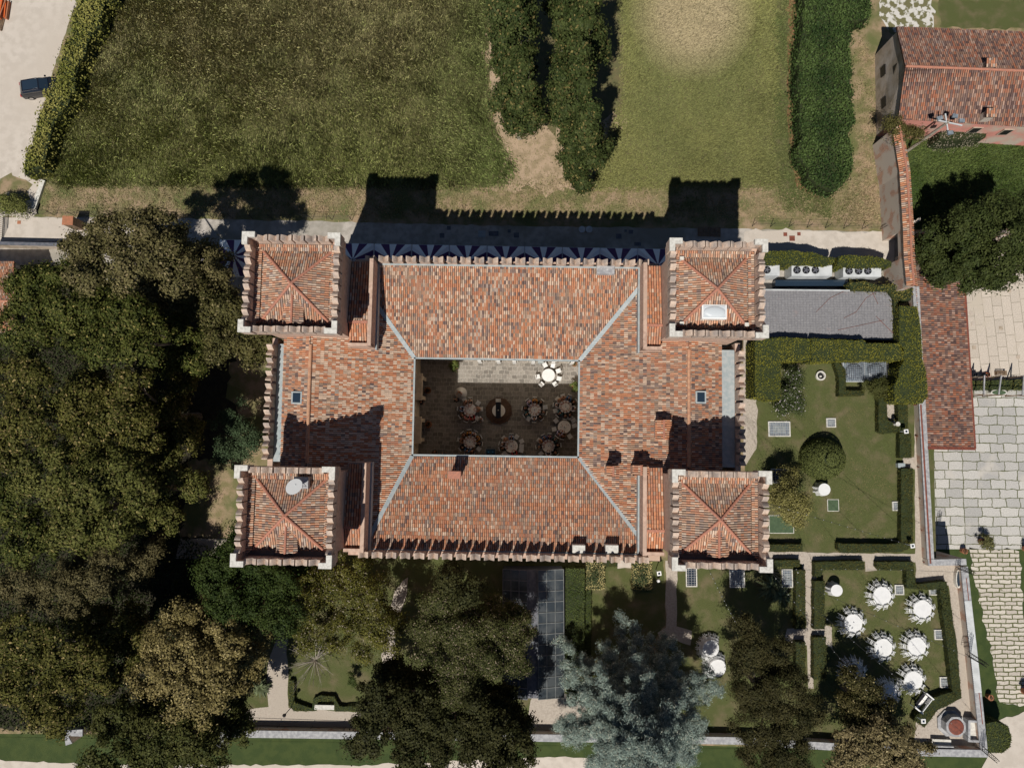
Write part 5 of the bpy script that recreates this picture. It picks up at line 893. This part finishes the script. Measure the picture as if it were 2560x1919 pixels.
# table: photo centre, how to find it, then (angle, thing)
CT = [((630, 593), 'left of the well', [(90, 'beige'), (42, '-'), (2, 'beigeD'), (-46, '-'), (-70, 'red'), (-108, 'pink'), (-146, 'brown'), (175, 'lightblue'), (120, 'brownL')]),
      ((1212, 590), 'right of the well', [(128, 'lavender'), (90, 'mustard'), (50, 'black'), (15, '-'), (-14, 'grey'), (-50, 'black'), (-94, 'white'), (-122, '-'), (-147, 'teal'), (172, 'black')]),
      ((1492, 563), 'at the upper right', [(137, 'creamL'), (105, 'tanL'), (66, 'blue'), (30, 'black'), (-14, 'white'), (-60, 'black'), (-92, 'black'), (-130, 'teal'), (-158, '-'), (168, 'white')]),
      ((1480, 745), 'at the right edge', [(60, '-'), (36, '-'), (8, '-'), (140, '-'), (194, '-'), (-130, 'lavender'), (-100, 'brown'), (-60, '-')]),
      ((1337, 917), 'at the lower right', [(118, 'blue'), (150, 'mustardL'), (188, 'grey'), (-135, '-'), (-90, 'white'), (-42, 'black'), (4, 'black'), (48, 'teal'), (80, 'purple')]),
      ((1003, 918), 'at the bottom centre', [(90, 'lightblue'), (58, '-'), (26, '-'), (0, '-'), (-26, '-'), (130, 'creamL'), (165, 'white'), (192, 'black'), (-135, '-'), (-110, '-'), (-65, 'red')]),
      ((630, 882), 'at the lower left', [(97, 'mustard'), (64, 'white'), (28, 'mustard'), (-8, 'black'), (-40, '-'), (-78, 'brown'), (-108, 'blue'), (-142, 'black'), (166, 'brownL'), (130, 'brown')]),
      ((1337, 280), 'standing in the sun', [(105, '-'), (65, '-'), (25, '-'), (-14, '-'), (-55, '-'), (-125, '-'), (188, '-')])]
for (x, y), d, L_ in CT:
    c = P(1000+x/3.604, 860+y/3.604, .75); c.z = .04; tb = table(c, .64, 'round table with ivory cloth '+d if d[0] != 's' else 'round white table standing in the sun with empty chairs', 'courtyard dining tables', cloth=d[0] != 's')
    if d[0] != 's':
        for i in range(9):
            a, rr = random.uniform(0, 6.28), random.uniform(.15, .5); q = link('glass', MB().cyl((0, 0), .03, 0, .012, 8).tube((0, 0, .012), (0, 0, .07), .006, n=4).cyl((0, 0), .022, .07, .15, 8, .034).mesh('glass', M['glassp' if i % 3 else 'red'])); q.location = c+Vector((math.cos(a)*rr, math.sin(a)*rr, .75)); prop(q, 'small wine glass on the table '+d, 'glass', 'glasses on the table '+d)
        q = link('candle_holder', MB().cyl((0, 0), .05, 0, .1, 10).mesh('candle_holder', M['chrome'])); q.location = c+Vector((0, 0, .75)); prop(q, 'small holder at the centre of the table '+d, 'candle holder')
    cnt = {}
    for a, k in L_:
        t = rad(a+random.uniform(-3, 3)); dv = Vector((math.cos(t), math.sin(t), 0)); face = math.atan2(dv.x, -dv.y); side = DIRN[round((a % 360)/45) % 8]
        if k == '-': rr = 1.0+random.uniform(0, .12); chair(c+dv*rr, (0, 0, face+random.uniform(-.25, .25)), 'empty white chair %s of the courtyard table %s' % (side, d), 'empty chairs at the table '+d); continue
        rr = 1.02; chair(c+dv*(rr+.03), (0, 0, face), 'white chair carrying a seated guest at the table '+d, 'occupied chairs at the table '+d)
        dr = k.endswith('D'); lg_ = k.endswith('L') or dr; k2 = k.rstrip('LD'); hk = random.choice(['dark', 'dark', 'brown', 'fair' if lg_ else 'dark']); key = (k2, side)
        cnt[key] = cnt.get(key, 0)+1
        person(c+dv*rr, face, 'sit', k2, hk, 'person in %s %s seated %s of the courtyard table %s' % (k2, 'dress' if dr else 'top', side, d), 'seated guests in the courtyard', dress=dr or (lg_ and k2 != 'black'), long=lg_)
def cpt(x, y, z=0.): q = P(1000+x/3.604, 860+y/3.604, z); q.z = .04; return q
person(cpt(540, 435, 1.2), rad(150), 'stand', 'white', 'brown', 'bride in a wide white dress standing above the left table', None, True, True)
b = MB(); b.cyl((0, 0), .62, 0, 1.0, 24, .16); q = link('wedding_skirt', b.mesh('wedding_skirt', M['white2'])); q.location = cpt(530, 440, .4); prop(q, 'wide white skirt spread around the standing bride', 'skirt')
q.parent = bpy.data.objects[[o.name for o in COL.objects if o.get('label', '').startswith('bride')][0]]; q.location = (0, 0, 0); del q['label']; del q['category']
for x, y, t, f, l in ((510, 505, 'black', 30, 'person in black standing just below the bride'), (735, 672, 'white', 130, 'person in a white shirt standing behind an empty chair near the well'), (310, 968, 'brown', 200, 'person in brown standing near the lower left wall'), (190, 520, 'black', 270, 'person in black standing in a doorway by the left wall'), (400, 1003, 'navy', 10, 'person in navy standing at the lower eave of the courtyard')):
    person(cpt(x, y, 1.2), rad(f), 'stand', t, 'dark', l)

# ---------------------------------------------------------------- courtyard and garden objects
c = cpt(890, 600, .3); o = empty('well', c, 0, 'octagonal stepped well with dark beam and white stones in the courtyard', 'well')
oc = lambda r, n=8, k=.3927: [(r*math.cos(k+2*math.pi*i/n), r*math.sin(k+2*math.pi*i/n)) for i in range(n)]
MB().prism(oc(1.36, 10), 0, .16).build('step', M['woodw'], parent=o); MB().prism(oc(1.02, 10), .161, .32).build('step', M['woodw'], parent=o); MB().cyl((0, 0), .64, .321, .8, 28).build('basin', M['clothg'], parent=o)
MB().beam((.0, .75, 1.9), (.0, -.75, 1.9), .5, .16).build('beam', M['black'], parent=o)
for y in (.72, -.72): MB().tube((0, y, .32), (0, y, 1.85), .06, n=8).build('post', M['iron'], parent=o)
MB().rbox((0, .95), .25, .16, 1.82, 2.05).build('capstone', M['stone'], parent=o); MB().dome((0, 0), .06, .06, 1.98, .06, 10, 3).build('knob', M['stone'], parent=o)
c = cpt(818, 967, .6); o = empty('drinks_cooler', c, 0, 'dark drinks table with glowing blue rim at the lower eave', 'cooler'); MB().box(-.46, .46, -.27, .27, 0, .75).build('cabinet', M['black'], parent=o)
MB().box(-.42, .42, -.23, .23, .751, .76).build('top', M['pool'], parent=o); MB().box(-.47, .47, .27, .3, .74, .78).box(-.47, .47, -.3, -.27, .74, .78).box(-.5, -.47, -.3, .3, .74, .78).box(.47, .5, -.3, .3, .74, .78).build('rim', M['lead'], parent=o)
for x in (-.2, .2): MB().cyl((x, -.03), .06, .761, .80, 12).build('dial', mat('blue_dial', (.05, .3, .6)), parent=o)
def potplant(c, r, h, label, col, cat='potted plant', cr=.5, ch=.6):
    o = empty('potted_plant', c, 0, label, cat); MB().cyl((0, 0), r*.75, 0, h, 16, r).build('pot', M['terra'], parent=o)
    crown([(c[0], c[1], c[2]+h+ch*.6, cr, cr, ch)], col, 2600, .13, .2, o, .4, .3, name='foliage')
potplant(cpt(495, 200, .8), .3, .5, 'tall potted shrub at the corner of the sunlit paving', [(.04, .07, .02), (.16, .19, .05)], cr=.55, ch=.9)
potplant(cpt(1575, 385, .8), .3, .5, 'potted shrub against the right courtyard wall', [(.05, .08, .02), (.2, .24, .07)], cr=.5, ch=.6)
potplant(cpt(248, 415, .8), .34, .55, 'upper terracotta pot with sparse plant beside the left doorways', [(.04, .04, .02), (.08, .06, .03)], cr=.2, ch=.2); potplant(cpt(255, 722, .8), .34, .55, 'lower terracotta pot with sparse plant beside the left doorways', [(.04, .04, .02), (.08, .06, .03)], cr=.2, ch=.2)
potplant(cpt(1573, 175, .8), .28, .5, 'terracotta pot in the sunny upper right courtyard corner', [(.1, .1, .04), (.2, .15, .08)], cr=.2, ch=.15)
o = link('storage_bin', MB().box(-.26, .26, -.3, .3, 0, .9).box(-.28, .28, -.32, .32, .9, .96).mesh('storage_bin', M['lead'])); o.location = cpt(1268, 142, .9); prop(o, 'blue-grey bin standing under the upper courtyard eave', 'bin')
for x in (1455, 1473): 
    o = link('concrete_lid', MB().cyl((0, 0), .34, 0, .12, 20).cyl((0, 0), .06, .121, .16, 8).mesh('concrete_lid', M['steel'])); o.location = P(x, 573.5, .1); o.location.z = .012; prop(o, ('left' if x < 1460 else 'right')+' one of two round concrete lids on the shaded lane', 'lid', 'round lids on the lane')
for i, (u, v, w_, h_, mk) in enumerate([(1122, 570, .2, .2, 'leadd'), (1105, 589, .24, .24, 'leadd'), (1205, 585, .38, .34, 'lead'), (1234, 584, .5, .24, 'leadd'), (1273, 578, .16, .16, 'leadd'), (1291, 588, .26, .26, 'leadd'), (1547, 591, .28, .26, 'leadd'), (1577, 580, .22, .2, 'leadd'), (1564, 577, .12, .12, 'leadd'), (1594, 610, .34, .18, 'leadd'), (1963, 586, .19, .19, 'rust'), (1980, 596, .28, .27, 'rust'), (1997, 585, .17, .17, 'rust'), (48, 556, .18, .18, 'terra')]):
    o = link('manhole_cover', MB().box(-w_, w_, -h_, h_, 0, .012).box(-w_*.85, w_*.85, -h_*.85, h_*.85, .0121, .018).mesh('manhole_cover', M[mk])); o.location = P(u, v, 0)+Vector((0, 0, .026)); prop(o, 'square %s manhole cover, number %d along the lane from the left' % ({'leadd': 'dark', 'lead': 'bluish', 'rust': 'rust-brown', 'terra': 'terracotta'}[mk], (i+2) if i < 13 else 1), 'manhole cover', 'manhole covers in the lane')
for u, v, l in ((1758, 580, 'wooden pallet with dark squares beneath, left of the pair on the lane'), (1787, 581, 'plain slatted wooden pallet, right of the pair on the lane')):
    o = empty('pallet', P(u, v), rad(-2), l, 'pallet', 'pallets on the lane'); b = MB()
    for i in range(7): b.box(-.56, .56, -.47+i*.145, -.37+i*.145, .11, .135)
    b.build('slats', M['wood'], parent=o)
    for x in (-.5, 0, .5): MB().box(x-.05, x+.05, -.47, .5, 0, .11).build('runner', M['wood'], parent=o)
# car
o = empty('parked_car', P(112, 226), rad(9), 'dark hatchback car parked nose into the roadside hedge', 'car'); o.scale = (.95,)*3
def loft(secs):
    b = MB(); n = len(secs[0]); vs = [p_ for s in secs for p_ in s]; fs = [(i*n+j, i*n+(j+1) % n, (i+1)*n+(j+1) % n, (i+1)*n+j) for i in range(len(secs)-1) for j in range(n)]; return b.add(vs, fs+[tuple(range(n))[::-1], tuple(range((len(secs)-1)*n, len(secs)*n))])
def sec(x, w, z0, z1, tw): return [(x, -w, z0), (x, w, z0), (x, w, z0+(z1-z0)*.6), (x, w*tw, z1), (x, -w*tw, z1), (x, -w, z0+(z1-z0)*.6)]
cb = loft([sec(-2.15, .7, .35, .8, .9), sec(-2.05, .84, .25, .98, .9), sec(-1.3, .89, .22, 1.0, .9), sec(.9, .89, .22, .98, .9), sec(1.7, .86, .22, .85, .88), sec(2.15, .72, .3, .65, .85)]).build('body', M['car'], parent=o)
cbn = loft([sec(-2.0, .74, .95, 1.02, .9), sec(-1.6, .76, .95, 1.42, .82), sec(-.4, .78, .95, 1.5, .8), sec(.3, .77, .95, 1.46, .8), sec(1.05, .74, .95, 1.0, .9)]).build('cabin', M['car'], parent=o)
loft([sec(-1.45, .5, 1.44, 1.475, 1), sec(-.4, .52, 1.49, 1.515, 1), sec(.2, .5, 1.46, 1.485, 1)]).build('glass_roof', M['glass'], parent=cbn)
MB().add([(-2.03, -.66, 1.03), (-2.03, .66, 1.03), (-1.63, .6, 1.42), (-1.63, -.6, 1.42)], [(0, 3, 2, 1)]).build('rear_window', M['glass'], parent=cbn); MB().add([(1.03, -.64, 1.03), (1.03, .64, 1.03), (.33, .58, 1.46), (.33, -.58, 1.46)], [(0, 1, 2, 3)]).build('windscreen', M['glass'], parent=cbn)
for s in (-1, 1):
    MB().beam((-1.6, s*.63, 1.46), (.2, s*.63, 1.49), .03, .03).build('roof_rail', M['chrome'], parent=o); MB().box(-2.17, -2.05, min(s*.5, s*.8), max(s*.5, s*.8), .72, .88).build('tail_light', M['red'], parent=o); MB().box(.75, .9, min(s*.9, s*1.05), max(s*.9, s*1.05), .98, 1.1).build('mirror', M['car'], parent=o)
    for x in (-1.35, 1.35):
        wl = MB(); wl.tube((x, s*.72, .32), (x, s*.91, .32), .32, n=16); wo = wl.build('wheel', M['tyre'], parent=o); MB().tube((x, s*.9, .32), (x, s*.925, .32), .2, n=12).build('rim', M['chrome'], parent=wo)
# stacked orange frames, cabinet, gate, posts
o = empty('barrier_stack', P(12, 28), rad(80), 'stack of orange-red barriers and planks at the top left corner', 'barriers')
for i in range(6): MB().rbox((random.uniform(-.2, .2), -.5+i*.2), .95, .06, .0, .35+random.uniform(0, .2), random.uniform(-.15, .15)).build('barrier', M['orange' if i % 2 else 'terra'], parent=o)
for i in range(4): MB().rbox((-1.2-i*.1, -.2+i*.12), .8, .05, .0, .1+.03*i, .15*i).build('plank', M['wood'], parent=o)
c = P(169, 551, 1.9); o = empty('cabinet', (c.x, c.y, 0), rad(-1), 'brown-topped metal cabinet standing on the lane near the left edge', 'cabinet'); MB().box(-.5, .5, -.42, .42, 0, 1.85).build('casing', M['wood'], parent=o); MB().box(-.54, .54, -.46, .46, 1.851, 1.92).build('roof', M['terra'], parent=o)
o = empty('iron_gate', P(10, 568), rad(90), 'dark iron gate across the lane at the left edge', 'gate'); b = MB()
for i in range(12): b.tube((-1.1+i*.2, 0, 0), (-1.1+i*.2, 0, 1.8), .02, n=4)
b.build('bars', M['iron'], parent=o); MB().tube((-1.15, 0, 1.8), (1.15, 0, 1.8), .04, n=6).tube((-1.15, 0, .15), (1.15, 0, .15), .04, n=6).build('rail', M['iron'], parent=o)
def post_fence(label, a, c, n, h=1.5, m='iron'):
    o = empty('wire_fence', P(*a), 0, label, 'fence'); b = MB(); A_, C_ = P(*a)-o.location, P(*c)-o.location
    for z in (.5, 1.0, 1.45): b.tube(A_+Vector((0, 0, z*h/1.5)), C_+Vector((0, 0, z*h/1.5)), .012, n=3)
    b.build('wire', M[m], parent=o)
    for i in range(n): q = A_.lerp(C_, i/(n-1)); MB().tube(q, q+Vector((0, 0, h)), .03, n=5).build('post', M[m], parent=o)
post_fence('wire fence between the dry verge and the left part of the lane', (90, 538), (880, 551), 17); post_fence('wire fence between the dry verge and the sunlit lane on the right', (1880, 566), (2200, 574), 8)
post_fence('dark green fence behind the lower end of the roadside hedge', (97, 432), (135, 340), 4, 1.6)
# floodlights and lamp post
for u, v, l in ((2266, 1078, 'white floodlight head over the hedge beside the column'), (2282, 1364, 'white floodlight head at the end of the long low hedge'), (2309, 1802, 'white floodlight head at the lower end of the dining lawn hedge'), (1648, 1433, 'white lantern head beside the path below the castle')):
    z = 1.8; c = P(u, v, z); o = empty('floodlight', (c.x, c.y, 0), random.uniform(0, .3), l, 'floodlight', 'floodlights in the garden'); MB().tube((0, 0, 0), (0, 0, z-.1), .04, n=6).build('pole', M['steel'], parent=o)
    MB().box(-.2, .2, -.2, .2, z-.1, z).build('head', M['white'], parent=o); MB().box(-.1, .1, -.1, .1, z+.001, z+.01).build('lens', M['glass'], parent=o)
c = P(732, 1762); o = empty('lamp_post', c, 0, 'black lamp post at the corner of the low hedge by the gravel path', 'street lamp'); MB().cyl((0, 0), .1, 0, .3, 10, .05).tube((0, 0, .3), (0, 0, 2.2), .035, n=8).build('pole', M['iron'], parent=o); MB().cyl((0, 0), .1, 2.2, 2.5, 6, .17).cyl((0, 0), .19, 2.5, 2.62, 6, .03).build('lantern', M['iron'], parent=o)
# benches, well, trough, column, ring
c = P(811, 1767, .45); o = empty('stone_bench', (c.x, c.y, 0), rad(-1), 'pale stone bench in the hedge recess at lower left', 'bench'); MB().box(-.95, .95, -.22, .22, .38, .48).build('seat', M['stone'], parent=o)
for x in (-.65, .65): MB().box(x-.1, x+.1, -.18, .18, 0, .38).build('leg', M['stone'], parent=o)
c = P(2354, 1858, .45); o = empty('stone_bench', (c.x, c.y, 0), rad(-2), 'grey stone bench with backrest by the wall below the octagonal well', 'bench'); MB().box(-.9, .9, -.05, .4, .38, .46).build('seat', M['stone'], parent=o); MB().box(-.9, .9, -.2, -.06, 0, .85).build('backrest', M['greys'], parent=o)
for x in (-.7, .7): MB().box(x-.08, x+.08, 0, .35, 0, .38).build('leg', M['stone'], parent=o)
c = P(2306, 1754, .7); o = empty('swing_bench', (c.x, c.y, 0), rad(50), 'white framed swing bench with dark seat beside the dining lawn hedge', 'swing bench'); MB().box(-.75, .75, -.32, .1, .4, .46).build('seat', M['clothg'], parent=o); MB().box(-.75, .75, -.42, -.36, .45, 1.0).build('backrest', M['white'], parent=o)
for x in (-.85, .85): MB().box(x-.06, x+.06, -.45, .45, 1.0, 1.1).build('armrest', M['white'], parent=o); MB().box(x-.04, x+.04, -.42, -.34, 0, 1.0).build('leg', M['white'], parent=o); MB().box(x-.04, x+.04, .3, .38, 0, 1.0).build('leg', M['white'], parent=o)
MB().box(-.7, .7, .12, .38, .6, .64).build('tray', M['black'], parent=o)
c = P(2378, 1808, .3); o = empty('octagonal_well', (c.x, c.y, 0), 0, 'octagonal stone well with round rust-red lid on the pale gravel corner', 'well'); MB().prism(oc(1.3), 0, .2).build('step', M['greys'], parent=o); MB().prism(oc(.98), .201, 1.05).build('parapet', M['greys'], parent=o); MB().cyl((0, 0), .72, 1.051, 1.1, 28).dome((0, 0), .72, .72, 1.1, .08, 28, 3).build('lid', M['rust'], parent=o)
c = P(2433, 1824, .6); o = empty('stone_sarcophagus', (c.x, c.y, 0), rad(-3), 'open rectangular stone trough in the corner by the wall', 'trough'); MB().box(-.65, .65, -1.0, -.8, 0, .9).box(-.65, .65, .8, 1.0, 0, .9).box(-.65, -.45, -.8, .8, 0, .9).box(.45, .65, -.8, .8, 0, .9).build('sides', M['greys'], parent=o); MB().box(-.449, .449, -.799, .799, 0, .5).build('fill', M['stone'], parent=o)
c = P(2397, 1446, .5); o = empty('stone_trough', (c.x, c.y, 0), rad(-3), 'long narrow round-ended stone trough beside the wall above the dining lawn', 'trough'); MB().prism([(.26*math.cos(t), .9*math.sin(t)+(.0)) for t in [2*math.pi*i/20 for i in range(20)]], 0, .5).build('body', M['stone'], parent=o); MB().prism([(.18*math.cos(t), .75*math.sin(t)) for t in [2*math.pi*i/20 for i in range(20)]], .501, .51).build('water', M['glass'], parent=o)
c = P(2051, 939, .15); o = empty('stone_ring', (c.x, c.y, 0), 0, 'small round stone-ringed pit on the upper part of the lawn', 'planter'); b = MB()
for i in range(16):
    a0, a1 = 2*math.pi*i/16, 2*math.pi*(i+1)/16; f = lambda r, a, z: (r*math.cos(a), r*math.sin(a), z); b.hexa([f(.34, a0, 0), f(.48, a0, 0), f(.48, a1, 0), f(.34, a1, 0)], [f(.34, a0, .3), f(.48, a0, .3), f(.48, a1, .3), f(.34, a1, .3)])
b.build('rim', M['stone'], parent=o); MB().cyl((0, 0), .34, 0, .06, 16).build('ash_bed', M['black'], parent=o); MB().dome((.05, -.05), .14, .12, .06, .12, 10, 3).build('pebble', M['stone'], parent=o)
c = P(2226, 1060); o = empty('stone_column', c, 0, 'short stone column on a gridded base where the low hedge bends', 'column'); MB().box(-.4, .4, -.3, .3, 0, .1).build('base', M['greys'], parent=o); MB().cyl((0, 0), .17, .1, 1.3, 14, .14).cyl((0, 0), .22, 1.3, 1.42, 14).build('shaft', M['stone'], parent=o)
c = P(2254, 1163, .5); o = empty('tool_box', (c.x, c.y, 0), 0, 'blue-grey lidded garden box at the gap in the low hedges', 'box'); MB().box(-.33, .33, -.2, .2, 0, .45).build('body', M['lead'], parent=o); MB().box(-.35, .35, -.22, .22, .451, .52).build('lid', M['lead'], parent=o)
for u, v, l in ((1987, 1427, 'round white garden lamp beside the tall skylight'), (1643, 1448, 'round grey garden lamp beside the path below the castle')):
    o = empty('garden_lamp', P(u, v, 0), 0, l, 'lamp'); MB().tube((0, 0, 0), (0, 0, .6), .03, n=6).build('stem', M['steel'], parent=o); MB().dome((0, 0), .17, .17, .6, .16, 14, 4).build('globe', M['white'], parent=o)
# terrace things, four metres down
o = empty('pergola', P(2490, 965, LOW), 0, 'pergola of thin beams over the planters between the terrace and the court', 'pergola'); O = o.location; K = lambda u, v, z: P(u, v, z)-O
for u0, u1 in ((2461, 2459), (2503, 2496), (2560, 2556)):
    MB().beam(K(u0, 938, -1.5), K(u1, 989, -1.5), .12, .12).build('beam', M['greys'], parent=o)
    for u_, v_ in ((u0, 940), (u1, 987)): q = K(u_, v_, -1.5); MB().beam((q.x, q.y, 0), (q.x, q.y, q.z), .1, .1).build('post', M['wood'], parent=o)
MB().beam(K(2425, 985, -1.44), K(2620, 991, -1.44), .07, .07).build('crossbeam', M['wood'], parent=o)
hedge('planter_hedge', 'leafy planting strip under the pergola', [(2428, 952), (2560, 948), (2600, 950), (2600, 974), (2430, 975)], .7, ((.07, .09, .025), (.17, .16, .05)), None, .12, 130, 60, z0=LOW, shaggy=.1, cat='planter')
c = P(2496, 981, LOW+.4); o = empty('oval_tub', (c.x, c.y, LOW), 0, 'oval pale stone tub with green water under the pergola', 'tub'); el = lambda a, b_: [(a*math.cos(2*math.pi*i/24), b_*math.sin(2*math.pi*i/24)) for i in range(24)]
MB().prism(el(.85, .36), 0, .5).build('body', M['stone'], parent=o); MB().prism(el(.72, .25), .501, .51).build('water', M['bronze'], parent=o)
c = P(2469, 936, LOW+.3); o = empty('crate', (c.x, c.y, LOW), .1, 'bright orange open crate on the terrace under the pergola', 'crate'); MB().box(-.28, .28, -.2, -.17, 0, .3).box(-.28, .28, .17, .2, 0, .3).box(-.28, -.25, -.17, .17, 0, .3).box(.25, .28, -.17, .17, 0, .3).build('sides', M['orange'], parent=o); MB().box(-.249, .249, -.169, .169, 0, .12).build('contents', M['wood'], parent=o)
c = P(2504, 932, LOW+.4); o = empty('slatted_bench', (c.x, c.y, LOW), 0, 'dark slatted bench on the terrace beside the orange crate', 'bench'); b = MB()
for i in range(8): b.box(-.5+i*.135, -.42+i*.135, -.25, .25, .4, .44)
b.build('seat', M['wood'], parent=o)
for x in (-.45, .45): MB().box(x-.04, x+.04, -.22, .22, 0, .4).build('leg', M['wood'], parent=o)
c = P(2443, 937, LOW+.4); o = empty('scooter', (c.x, c.y, LOW), rad(5), 'dark scooter parked between the tiled building and the orange crate', 'scooter')
for x in (-.55, .6): MB().tube((x, -.05, .25), (x, .05, .25), .25, n=14).build('wheel', M['tyre'], parent=o)
MB().hexa([(-.75, -.14, .35), (0, -.14, .3), (0, .14, .3), (-.75, .14, .35)], [(-.8, -.16, .7), (-.05, -.13, .72), (-.05, .13, .72), (-.8, .16, .7)]).beam((-.05, 0, .3), (.42, 0, .3), .3, .06).beam((.42, 0, .25), (.55, 0, .85), .3, .08).build('body', M['car'], parent=o); MB().box(-.7, -.05, -.13, .13, .721, .8).build('seat', M['black'], parent=o); MB().tube((.5, -.33, 1.0), (.5, .33, 1.0), .02, n=6).tube((.5, 0, .84), (.5, 0, 1.0), .02, n=6).build('handlebar', M['iron'], parent=o)
potplant(P(2451, 1352, LOW), .35, .5, 'bushy palm in a pot on the lower court near the stone lane', [(.06, .08, .03), (.24, .22, .09)], cr=.85, ch=.7); potplant(P(2404, 1375, LOW), .3, .6, 'terracotta urn beside the shaded stair corner', [(.12, .08, .04), (.2, .12, .08)], cr=.18, ch=.1)
potplant(P(2468, 1738, LOW), .3, .6, 'terracotta urn at the lower end of the stone lane', [(.12, .08, .04), (.2, .12, .08)], cr=.18, ch=.1); potplant(P(2558, 1725, LOW), .4, .8, 'dark clipped plant in a pot at the right edge', [(.03, .035, .02), (.10, .06, .05)], cr=.6, ch=.9); potplant(P(2560, 1370, LOW), .35, .6, 'potted plant at the right edge of the lower court', [(.03, .035, .02), (.09, .07, .04)], cr=.5, ch=.7)
for i, (u, v) in enumerate(((2428, 783), (2432, 810), (2435, 868), (2492, 727), (2523, 727), (2502, 820), (2545, 892))):
    o = link('drain_cover', MB().box(-.2, .2, -.2, .2, 0, .015).box(-.16, .16, -.16, .16, .0151, .02).mesh('drain_cover', M['barnw'])); o.location = P(u, v, LOW)+Vector((0, 0, .01)); prop(o, 'small square %s drain cover on the pale terrace' % ('upper left', 'second left', 'lower left', 'upper middle', 'upper right', 'middle', 'lower right')[i], 'drain cover', 'drain covers in the terrace')
# lighting masts and cables
def mast(label, base, top):
    a, c = P(*base), P(*top); o = empty('lattice_mast', a, 0, label, 'mast', 'black lattice masts on the garden wall'); a, c = Vector((0, 0, 0)), c-a; d = (c-a).normalized(); e = d.orthogonal().normalized(); f = d.cross(e); b = MB(); cs = [(e+f)*.17, (f-e)*.17, (-e-f)*.17, (e-f)*.17]
    for k in cs: b.tube(a+k, c+k*.8, .025, n=4)
    b.build('chords', M['iron'], parent=o); b = MB(); n = 9
    for i in range(n):
        for j in range(4): b.tube(a.lerp(c, i/n)+cs[j], a.lerp(c, (i+1)/n)+cs[(j+1) % 4]*.9, .014, n=3)
    b.build('lacing', M['iron'], parent=o); return P(*top)
m1 = mast('black lattice mast leaning from the corner of the short cross wall', (2394, 1415, 1), (2434, 1431, 3.9)); m2 = mast('black lattice mast halfway down the dining lawn wall', (2420, 1633, 1), (2467, 1662, 4.2)); m3 = mast('black lattice mast at the bottom right wall corner', (2454, 1868, 1), (2493, 1901, 3.6))
def cable(label, a, c, sag):
    a, c = Vector(a), Vector(c); b = MB(); n = 24; pt = lambda t: a.lerp(c, t)-Vector((0, 0, sag*4*t*(1-t)))-a
    for i in range(n): b.tube(pt(i/n), pt((i+1)/n), .014, n=3)
    o = link('string_light_cable', b.mesh('string_light_cable', M['iron'])); o.location = a; prop(o, label, 'cable', 'light cables over the garden'); b = MB()
    for i in range(1, 18): q = pt(i/18); b.dome((q.x, q.y), .04, .04, q.z-.1, .06, 6, 2)
    x = b.build('bulbs', M['steel'], parent=o)
tc = P(1925, 1425, 19.5); cable('thin cable from the lower right tower to the mast on the cross wall', tc, m1, .8); cable('thin cable from the lower right tower to the middle mast', tc, m2, .8); cable('thin cable from the lower right tower to the bottom mast', tc, m3, .8)
cable('thin cable from the lower right tower down to the conifer', P(1772, 1422, 18.5), P(1870, 1610, 6), .4); cable('thin cable from the lower right tower to the floodlight by the hedge', P(1925, 1260, 19), P(2282, 1364, 2.0), .6); cable('thin cable from the lower right tower to the hanging tree', tc, P(2180, 1740, 5), .6)

# tall floodlight pole in front of the barn
a, c = P(2267, 378, 0), P(2371, 305, 6.9); o = empty('floodlight_pole', a, 0, 'tall wooden pole with white floodlights in front of the pink barn wall', 'floodlight pole'); d = c-a
MB().tube((0, 0, 0), d, .17, .11, 8).build('pole', M['palebark'], parent=o); MB().beam(d+Vector((-.9, .2, -.1)), d+Vector((1.3, -.3, -.1)), .1, .1).beam(d+Vector((-.1, .9, -.25)), d+Vector((.1, -1.1, -.25)), .1, .1).build('crossarm', M['steel'], parent=o)
for x, y in ((-.8, .35), (.6, .55), (1.2, .1), (.1, -1.05)): MB().rbox((d.x+x, d.y+y), .24, .17, d.z-.05, d.z+.12, random.uniform(-.4, .4)).build('lamp_head', M['glassp'], parent=o)
b = hedge('wall_creeper', 'dry grey creeper hanging on the pink barn wall', [(2350, 330), (2420, 326), (2470, 332), (2465, 345), (2400, 350), (2345, 348)], 2.2, ((.26, .22, .17), (.2, .19, .12)), None, .14, 60, 50, shaggy=.2, cat='creeper', amp=.15)
